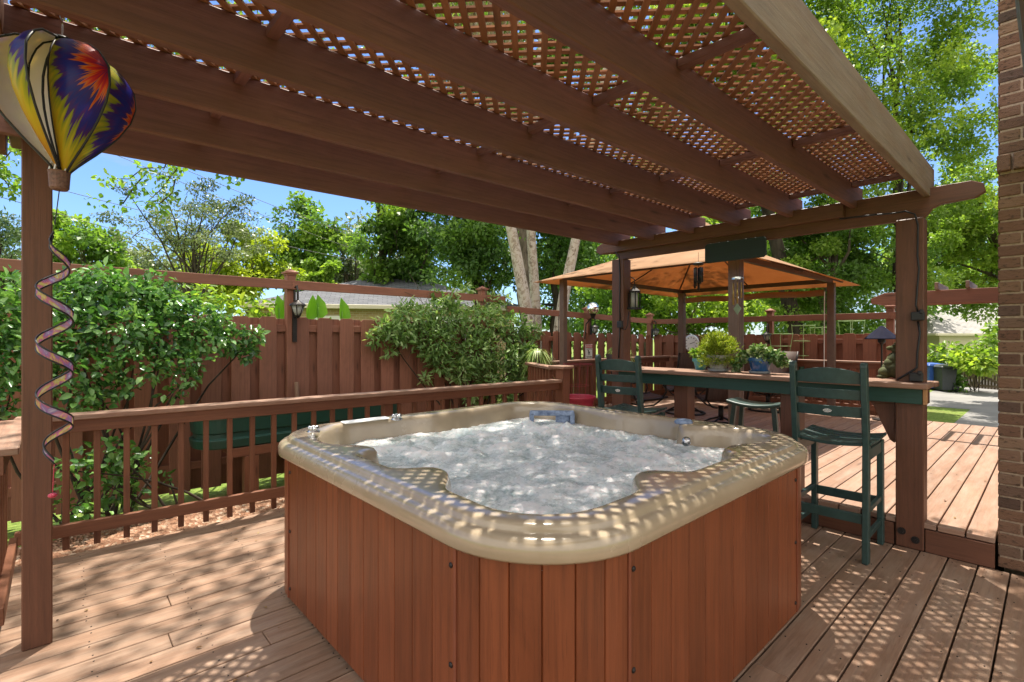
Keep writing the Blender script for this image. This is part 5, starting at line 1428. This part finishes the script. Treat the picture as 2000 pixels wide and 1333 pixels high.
for x, y, v, r, n in ((800, 625, 6.2, .35, 260), (870, 615, 6.2, .38, 300), (940, 630, 6.2, .42, 340), (1000, 640, 6.25, .36, 260), (780, 650, 6.15, .25, 150), (850, 670, 6.1, .36, 280), (930, 690, 6.05, .42, 340), (1005, 700, 6.05, .38, 300),
                      (960, 745, 6.0, .34, 230), (1020, 740, 6.0, .28, 180), (900, 725, 6.05, .26, 140), (860, 710, 6.1, .2, 80), (750, 640, 6.2, .16, 55), (735, 665, 6.2, .12, 26), (760, 690, 6.2, .1, 18), (1035, 690, 6.05, .22, 120), (1050, 740, 6.1, .15, 60),
                      (830, 740, 6.15, .1, 20), (920, 770, 6.0, .18, 60), (990, 775, 6.0, .2, 70), (880, 590, 6.3, .2, 60), (960, 590, 6.35, .2, 70), (850, 575, 6.35, .12, 26), (910, 568, 6.4, .12, 30), (985, 585, 6.4, .14, 40), (1040, 650, 6.2, .2, 90)):
    addb(x, y, v, r, n)
VN = shrub('climbing_vine', 'pale green climbing vine heaped over the fence by the gazebo', 'vine', (4.8, 6.15, -.3), [(c_, r_, int(n_ * 2.3)) for c_, r_, n_ in bl], (.092, .033), M['lf_vine'], stems=14, tone=.3)
m = MB()
for i in range(26):
    x = random.uniform(720, 1040); p = at_v(x, random.uniform(590, 660), 6.2); q = p + Vector((random.uniform(-.5, .5), random.uniform(-.15, .05), random.uniform(-.75, -.1)))
    limb(m, p, q, .004, .0025, .2, 4, 6)
for i in range(12):
    p = at_v(random.uniform(770, 990), 605, 6.3); q = p + Vector((random.uniform(-.5, .3), 0, random.uniform(.1, .55))); limb(m, p, q, .005, .0025, .25, 4, 6)
VN.part('tendrils', m, M['bark'])
# canna leaves
for (x, yb, yt, lean, lab) in ((545, 618, 575, .02, 'upright bright canna leaf left of the post lantern, folded one'), (566, 618, 572, -.10, 'narrow bright canna leaf leaning left beside the fence post'), (600, 618, 572, .28, 'bright canna leaf leaning right just behind the post lantern'), (622, 615, 574, .06, 'broad ruffled bright canna leaf between lantern and single leaf'), (668, 622, 580, .06, 'single pointed bright canna leaf nearest to the climbing vine')):
    b = at_v(x, yb + 14, 6.85); t = at_v(x, yt, 6.85); T = Thing('canna_plant', lab, 'plant', (b.x, b.y, -.3), group='canna plants behind the fence')
    T.part('stem', MB().tube([(b.x, b.y, -.3), (b.x, b.y, b.z + .2)], .012, 6), M['lf_canna'], smooth=True)
    P0 = np.array([[b.x, b.y, b.z], [b.x + .05, b.y + .03, b.z - .2], [b.x - .06, b.y, b.z - .3]]); Dd = np.array([[lean, .05, 1.], [.6, .2, .9], [-.6, .1, .8]])
    hh = t.z - b.z
    leaf_mesh('leaves', P0, Dd, np.array([[.25, -1, .1]] * 3), np.array([hh, hh * .9, hh]), np.array([.20, .16, .16]), [.6, .4, .5], M['lf_canna'], 'oval', T.e, (b.x, b.y, -.3), .35, .12)
bl = []
for x, y, v, r, n in ((470, 610, 6.7, .2, 70), (500, 600, 6.8, .22, 70), (430, 600, 6.8, .3, 110), (385, 585, 6.9, .35, 130)): addb(x, y, v, r, n)
shrub('garden_bush', 'pale bush with small leaves just behind the fence top', 'shrub', (1.6, 6.9, -.3), bl, (.09, .05), M['lf_lite'], stems=4)
# bushes at the far right
bl = []
for x, y, D, r, n in ((1895, 705, 19, .8, 330), (1860, 690, 20, .8, 300), (1930, 700, 18.6, .8, 320), (1945, 670, 19, .7, 260), (1915, 715, 18.4, .6, 240), (1840, 700, 20.6, .5, 150), (1960, 640, 19.5, .6, 200)):
    bl.append((tuple(at(x, y, D)), (r, r, r * .55), n))
u, v = uv_at(1900, 19.6); shrub('garden_bush', 'loose bright bush hanging over the weathered gate', 'shrub', (u, v, -.66), bl, (.20, .13), M['lf_lite'], stems=6)
bl = []
for x, y, D, r, n in ((1862, 745, 19.6, .35, 150), (1866, 755, 19.4, .35, 150), (1855, 735, 20, .4, 150)): bl.append((tuple(at(x, y, D)), (r, r, r), n))
u, v = uv_at(1862, 19.6); shrub('ivy_clump', 'dark ivy clump between the charcoal bin and the gate', 'shrub', (u, v, -.66), bl, (.14, .11), M['lf_dark'], stems=3)

# ================================================================== trees
def px_tree(name, label, x0, x1, y0, y1, D, mat, bark, k, per, leaf, tr=.15, depth=1.0, zg=-.4, base_x=None, **kw):
    xc, yc = (x0 + x1) / 2, (y0 + y1) / 2
    c = at(xc, yc, D); rx = (x1 - x0) / 2 * D / F; rz = (y1 - y0) / 2 * D / F; ry = rx * depth
    bx_, by_ = uv_at(base_x if base_x is not None else xc, D)
    r = (rx + ry) / 2
    return tree(name, label, (bx_, by_, zg), None, (tuple(c), (r, r, rz)), (k, per), leaf, mat, bark, tr, group='trees around the yard', **kw)
# left background
px_tree('pine_tree', 'distant pine tree at the left end above the fence rail', -60, 62, 425, 560, 34, M['lf_pine'], M['darkbark'], 20, 150, (.42, .13), .22, limbs=14, tone=.5)
px_tree('round_tree', 'rounded green tree just right of the slender post', 95, 240, 405, 600, 27, M['lf_mid'], M['bark'], 30, 170, (.34, .22), .2)
px_tree('airy_tree', 'airy sparse tree with bare forked limbs above the fence rail', 235, 525, 345, 545, 15, M['lf_olive'], M['darkbark'], 60, 105, (.115, .06), .12, base_x=388, limbs=30, twigs=3, csize=(.16, .28), shell=.1, flat=.5, trunk_to=-.2, outer=.35)
px_tree('yellow_tree', 'bright yellow green tree between the airy tree and the conical tree', 395, 572, 435, 610, 24, M['lf_yel'], M['bark'], 34, 200, (.26, .17), .18)
px_tree('conical_tree', 'tall conical green tree against the sky right of the yellow tree', 545, 655, 385, 620, 32, M['lf_mid'], M['bark'], 40, 140, (.36, .26), .25, flat=.9)
px_tree('round_bush', 'rounded bright bush above the fence by the house roof', 590, 665, 505, 580, 23, M['lf_lite'], M['bark'], 14, 150, (.22, .15), .12)
px_tree('olive_tree', 'dull green tree behind the conical tree and house roof', 610, 735, 455, 620, 38, M['lf_olive'], M['bark'], 26, 130, (.40, .28), .25)
px_tree('thin_pine', 'thin sparse young pine silhouetted beside the ivy covered trunk', 678, 712, 420, 520, 34, M['lf_dark'], M['darkbark'], 9, 40, (.45, .12), .10, limbs=9, csize=(.25, .4))
px_tree('ivy_tree', 'tall tree with an ivy wrapped trunk left of the dark evergreen trees', 690, 790, 330, 600, 20, M['lf_mid'], M['darkbark'], 24, 120, (.24, .15), .22, csize=(.22, .34), base_x=738, trunk_to=.9)
px_tree('dark_evergreen', 'broad dark evergreen tree above the grey hipped roof', 735, 880, 360, 600, 21, M['lf_dark'], M['darkbark'], 44, 190, (.26, .13), .25, base_x=800)
px_tree('dark_evergreen', 'dark evergreen tree with thick trunk left of the pale birches', 845, 1020, 350, 610, 17, M['lf_dark'], M['darkbark'], 46, 200, (.22, .11), .24, base_x=945)
px_tree('dark_evergreen', 'dense dark evergreen tree right behind the pale birches', 985, 1200, 340, 625, 20, M['lf_dark'], M['darkbark'], 52, 200, (.24, .13), .26, base_x=1085)
# birch cluster: three trunks, one tree
T = Thing('birch_tree', 'three stemmed pale birch with peeling bark behind the fence', 'tree', (6.6, 7.6, -.3), group='trees around the yard')
def btrunk(pts, r0, r1):
    m = MB(); P_ = [at(x, y, D) for x, y, D in pts]; P_[0].z = -.3; n = len(P_)
    m.tube(P_, [r0 + (r1 - r0) * i / (n - 1) for i in range(n)], 14, cap=False)
    return P_, T.part('trunk', m, M['birch'], smooth=True)
tips = []
for pts, r0, r1 in ((((1048, 720, 10.4), (1035, 640, 10.4), (1020, 560, 10.4), (1005, 480, 10.4), (993, 420, 10.4), (985, 330, 10.5), (960, 180, 10.2), (900, -40, 9.4), (820, -260, 8.6)), .145, .06),
                    (((1050, 720, 10.9), (1048, 640, 10.9), (1044, 560, 10.9), (1038, 470, 10.9), (1034, 400, 10.9), (1040, 260, 11.0), (1060, 60, 11.0), (1080, -200, 11)), .128, .06),
                    (((1085, 720, 10.6), (1093, 640, 10.6), (1103, 570, 10.6), (1118, 500, 10.6), (1128, 450, 10.6), (1140, 360, 10.7), (1170, 200, 10.9), (1220, -40, 11)), .14, .06)):
    P_, _ = btrunk(pts, r0, r1); tips += P_[-3:]
bl = []
for p in tips:
    for _ in range(4):
        q = p + Vector((random.gauss(0, 1.3), random.gauss(0, 1.3), random.gauss(.8, .9))); bl.append((tuple(q), (.9, .9, .6), 40))
for i in range(70):
    bl.append((tuple(at(random.uniform(330, 780), random.uniform(-260, 200), random.uniform(9.5, 13))), (.6, .6, .4), 55))
for i in range(52):  # unseen leaf clumps added to shade the middle and back of the tub
    a_ = random.uniform(0, 2 * PI); r_2 = .95 * math.sqrt(random.random())
    bl.append(((3.9 + r_2 * math.cos(a_), 3.8 + r_2 * math.sin(a_), random.uniform(8.0, 9.2)), (.40, .40, .25), 48))
for i in range(16):  # more unseen clumps, added to break up the sun on the right deck
    bl.append(((random.uniform(4.7, 6.3), random.uniform(1.3, 2.3), random.uniform(8.0, 9.0)), (.42, .42, .25), 44))
# long limb over the deck that dapples its light
lm = MB(); a = tips[0]
for (e, r) in ((Vector((2.2, 5.6, 9.4)), .07), (Vector((.8, 4.9, 8.6)), .05), (Vector((3.6, 4.6, 9.8)), .06), (Vector((1.6, 6.6, 8.4)), .05)):
    pp = limb(lm, a, e, r, .012, .06, 6, 7)
    for q in pp[2:]:
        for _ in range(3):
            w = q + Vector((random.gauss(0, .65), random.gauss(0, .6), random.gauss(0, .45))); bl.append((tuple(w), (.42, .42, .22), 46)); limb(lm, q, w, .012, .004, .1, 4, 3)
for i in range(95):
    w = Vector((random.uniform(1.0, 5.6), random.uniform(1.4, 6.0), random.uniform(7.4, 9.8)))
    bl.append((tuple(w), (.45, .45, .28), 42))
    if i % 3 == 0: limb(lm, tips[0] + Vector((random.gauss(0, .5), random.gauss(0, .5), random.gauss(0, .3))), w, .03, .008, .08, 4, 6)
T.part('limb', lm, M['birch'], smooth=True)
foliage('crown', bl, .11, .07, M['lf_mid'], 'diamond', T.e, (6.6, 7.6, -.3), shell=.2)
# hanging twig clusters at the upper left
T = Thing('overhanging_branch', 'leafy branch hanging into the sky below the pergola edge', 'branch', tuple(at(345, 300, 7.5)))
lm = MB(); bl = []
root = at(345, 150, 7.6)
for pts in (((345, 150), (352, 300), (362, 330), (345, 350), (315, 370), (285, 395)), ((352, 300), (330, 325), (290, 335), (250, 345), (215, 352)), ((352, 300), (390, 300), (420, 312), (430, 330)), ((345, 150), (440, 270), (470, 300), (460, 330)), ((290, 335), (262, 365), (240, 395)), ((345, 350), (330, 380), (320, 400))):
    P_ = [at(x, y, 7.6) + Vector((random.gauss(0, .05), random.gauss(0, .1), 0)) for x, y in pts]; lm.tube(P_, [.012 - .0015 * i for i in range(len(P_))], 5, cap=False)
    for q in P_[1:]:
        bl.append((tuple(q), (.16, .16, .12), 16))
        bl.append((tuple(q + Vector((random.gauss(0, .12), random.gauss(0, .12), random.gauss(-.05, .08)))), (.14, .14, .1), 10))
T.part('twigs', lm, M['darkbark']); foliage('leaves', bl, .085, .055, M['lf_mid'], 'oval', T.e, tuple(at(345, 300, 7.5)), shell=.1)
T = Thing('overhanging_branch', 'leafy branch tip at the far left beside the slender post top', 'branch', tuple(at(10, 300, 6.5)))
lm = MB(); bl = []
for pts in (((-60, 200), (-10, 330), (10, 310), (30, 285)), ((-40, 280), (0, 340), (15, 360), (22, 375)), ((-60, 250), (-5, 215), (5, 210))):
    P_ = [at(x, y, 6.5) for x, y in pts]; lm.tube(P_, [.012 - .002 * i for i in range(len(P_))], 5, cap=False)
    for q in P_: bl.append((tuple(q), (.15, .15, .12), 22)); bl.append((tuple(q + Vector((random.gauss(0, .1), random.gauss(0, .1), random.gauss(0, .1)))), (.12, .12, .1), 14))
T.part('twigs', lm, M['darkbark']); foliage('leaves', bl, .08, .052, M['lf_mid'], 'oval', T.e, tuple(at(10, 300, 6.5)), shell=.1)
# right half background
px_tree('woodland_tree', 'dense green tree behind the gazebo left column', 1130, 1330, 470, 690, 26, M['lf_mid'], M['bark'], 44, 170, (.30, .2), .24, base_x=1262)
px_tree('woodland_tree', 'light leafy tree behind the gazebo far post', 1250, 1480, 500, 690, 22, M['lf_lite'], M['bark'], 40, 170, (.26, .17), .2, base_x=1300, csize=(.22, .34))
px_tree('woodland_tree', 'green tree spreading above the orange canopy peak', 1330, 1560, 300, 640, 30, M['lf_mid'], M['bark'], 60, 170, (.36, .24), .3)
px_tree('broad_tree', 'broad bright tree with grey trunk right of the orange canopy', 1480, 1800, 380, 690, 15, M['lf_mid'], M['bark'], 90, 290, (.14, .095), .26, base_x=1590, csize=(.16, .26), trunk_to=.8)
px_tree('broad_tree', 'leafy tree filling the gap between thick post and brick wall', 1770, 2060, 300, 640, 15.5, M['lf_lite'], M['bark'], 90, 270, (.145, .10), .25, base_x=2040, csize=(.15, .25))
px_tree('tall_tree', 'tall bright tree above the pergola end with sky between its branches', 1560, 1950, -220, 480, 13.5, M['lf_lite'], M['darkbark'], 140, 260, (.12, .085), .17, base_x=1760, csize=(.12, .22), trunk_to=.3, limbs=14, twigs=1)
px_tree('tall_tree', 'tall light green tree seen through the lattice roof', 1150, 1640, -230, 390, 14.5, M['lf_lite'], M['darkbark'], 110, 220, (.17, .12), .26, base_x=1580, csize=(.12, .2), limbs=24)
px_tree('tall_tree', 'tall green tree seen through the lattice above the hot tub', 680, 1260, -240, 270, 15.5, M['lf_mid'], M['bark'], 90, 150, (.24, .17), .3, base_x=1050, csize=(.14, .22), limbs=16)
px_tree('tall_tree', 'tall dim tree seen through the lattice above the balloon spinner', -170, 320, -300, 180, 16, M['lf_mid'], M['darkbark'], 90, 170, (.2, .14), .26, base_x=74, csize=(.14, .22), limbs=5)
px_tree('dark_woodland_tree', 'dark woodland tree behind the pale grey shingle roof', 1750, 2120, 380, 660, 40, M['lf_dark'], M['darkbark'], 50, 170, (.5, .33), .35)
px_tree('dark_woodland_tree', 'dark woodland tree low behind the far fence and cages', 1440, 1760, 480, 700, 34, M['lf_dark'], M['darkbark'], 50, 170, (.42, .28), .3)
px_tree('far_tree', 'hazy far tree between conical tree and dark evergreens', 640, 860, 430, 640, 46, M['lf_olive'], M['bark'], 40, 140, (.5, .34), .3)
px_tree('far_tree', 'dark far tree filling the gap behind the birch trunks', 1000, 1300, 420, 680, 42, M['lf_dark'], M['darkbark'], 50, 160, (.5, .33), .35)
px_tree('far_tree', 'pale far tree low behind the airy tree', 150, 470, 480, 620, 36, M['lf_olive'], M['bark'], 44, 150, (.4, .28), .3)
px_tree('far_tree', 'pale far tree behind the left end of the fence', -120, 110, 500, 620, 40, M['lf_olive'], M['bark'], 36, 140, (.42, .3), .3)

n_ = 130
uu = np.concatenate([rng.uniform(-.2, 4.2, n_), rng.uniform(4.5, 9.2, n_)]); vv = np.concatenate([rng.uniform(.1, 4.3, n_), rng.uniform(.4, 5.2, n_)])
zz = np.concatenate([np.full(n_, .004), np.full(n_, .194)])
ok = ~((uu > .9) & (uu < 3.25) & (vv > .87) & (vv < 3.25))
uu, vv, zz = uu[ok], vv[ok], zz[ok]; k_ = len(uu); an = rng.uniform(0, 6.28, k_)
M['litter'] = leafm('dry_leaf_litter', (.05, .025, .012), (.20, .11, .05), (.35, .27, .12), .1, .2, .7)
tag(leaf_mesh('fallen_leaves', np.stack([uu, vv, zz], 1), np.stack([np.cos(an), np.sin(an), np.full(k_, .05)], 1), np.array([[0, 0, 1.]] * k_) + rng.normal(size=(k_, 3)) * .12, rng.uniform(.012, .042, k_), rng.uniform(.006, .018, k_), rng.random(k_), M['litter'], 'oval', None, None, .25, -.1), kind='stuff')
# ================================================================== light, sky, camera
sun_v = Vector((.225, .205, 1.0)).normalized()
el = math.asin(sun_v.z); az = math.atan2(sun_v.x, sun_v.y)
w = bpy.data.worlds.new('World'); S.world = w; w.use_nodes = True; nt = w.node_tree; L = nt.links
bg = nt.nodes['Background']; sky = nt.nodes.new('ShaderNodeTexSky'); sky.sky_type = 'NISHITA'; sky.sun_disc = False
sky.sun_elevation = el; sky.sun_rotation = az; sky.air_density = 1.0; sky.dust_density = .4; sky.ozone_density = 2.2
tc = nt.nodes.new('ShaderNodeTexCoord')
def smooth(v, a, b):
    m = nt.nodes.new('ShaderNodeMapRange'); m.interpolation_type = 'SMOOTHSTEP'; m.inputs[1].default_value = a; m.inputs[2].default_value = b
    L.new(v, m.inputs[0]); return m.outputs[0]
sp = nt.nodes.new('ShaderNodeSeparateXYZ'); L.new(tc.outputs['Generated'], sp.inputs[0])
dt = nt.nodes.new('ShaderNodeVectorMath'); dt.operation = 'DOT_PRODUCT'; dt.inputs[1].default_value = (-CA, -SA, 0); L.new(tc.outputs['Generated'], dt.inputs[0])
high = mathn(nt, 'MAXIMUM', smooth(sp.outputs[2], .50, .80), smooth(dt.outputs['Value'], .0, .55))   # added fill light: sky brightened overhead and behind the camera, out of view
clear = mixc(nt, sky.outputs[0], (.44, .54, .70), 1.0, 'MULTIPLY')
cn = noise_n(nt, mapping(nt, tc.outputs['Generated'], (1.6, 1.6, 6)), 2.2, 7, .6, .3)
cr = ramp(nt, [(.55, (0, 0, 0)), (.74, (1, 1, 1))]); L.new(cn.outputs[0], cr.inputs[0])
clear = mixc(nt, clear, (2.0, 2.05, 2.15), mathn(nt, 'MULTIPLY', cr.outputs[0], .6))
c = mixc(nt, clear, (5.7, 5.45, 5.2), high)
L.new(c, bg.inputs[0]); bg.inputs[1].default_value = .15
sd_ = bpy.data.lights.new('sun', 'SUN'); sd_.energy = 4.6; sd_.angle = math.radians(.53); sd_.color = (1.0, .93, .82)
so = bpy.data.objects.new('sun', sd_); COL.objects.link(so); so.rotation_euler = sun_v.to_track_quat('Z', 'Y').to_euler(); so.location = (5, 5, 20)
cd = bpy.data.cameras.new('camera'); co = bpy.data.objects.new('camera', cd); COL.objects.link(co)
cd.sensor_width = 36; cd.lens = F / 2000 * 36; cd.shift_y = -(666.5 - HY) / 2000; cd.clip_end = 1500; cd.clip_start = .02
co.location = (0, 0, CAMZ); co.rotation_euler = (PI / 2, 0, -math.atan2(CA, SA)); S.camera = co
S.view_settings.view_transform = 'Standard'; S.view_settings.look = 'None'; S.view_settings.exposure = 1.14; S.view_settings.gamma = 1
S.render.engine = 'CYCLES'; cy = S.cycles; cy.use_denoising = True; cy.max_bounces = 8; cy.diffuse_bounces = 5; cy.glossy_bounces = 3; cy.transmission_bounces = 4; cy.transparent_max_bounces = 6
cy.caustics_reflective = False; cy.caustics_refractive = False; cy.sample_clamp_indirect = 6
cy.use_adaptive_sampling = True; cy.adaptive_threshold = .02
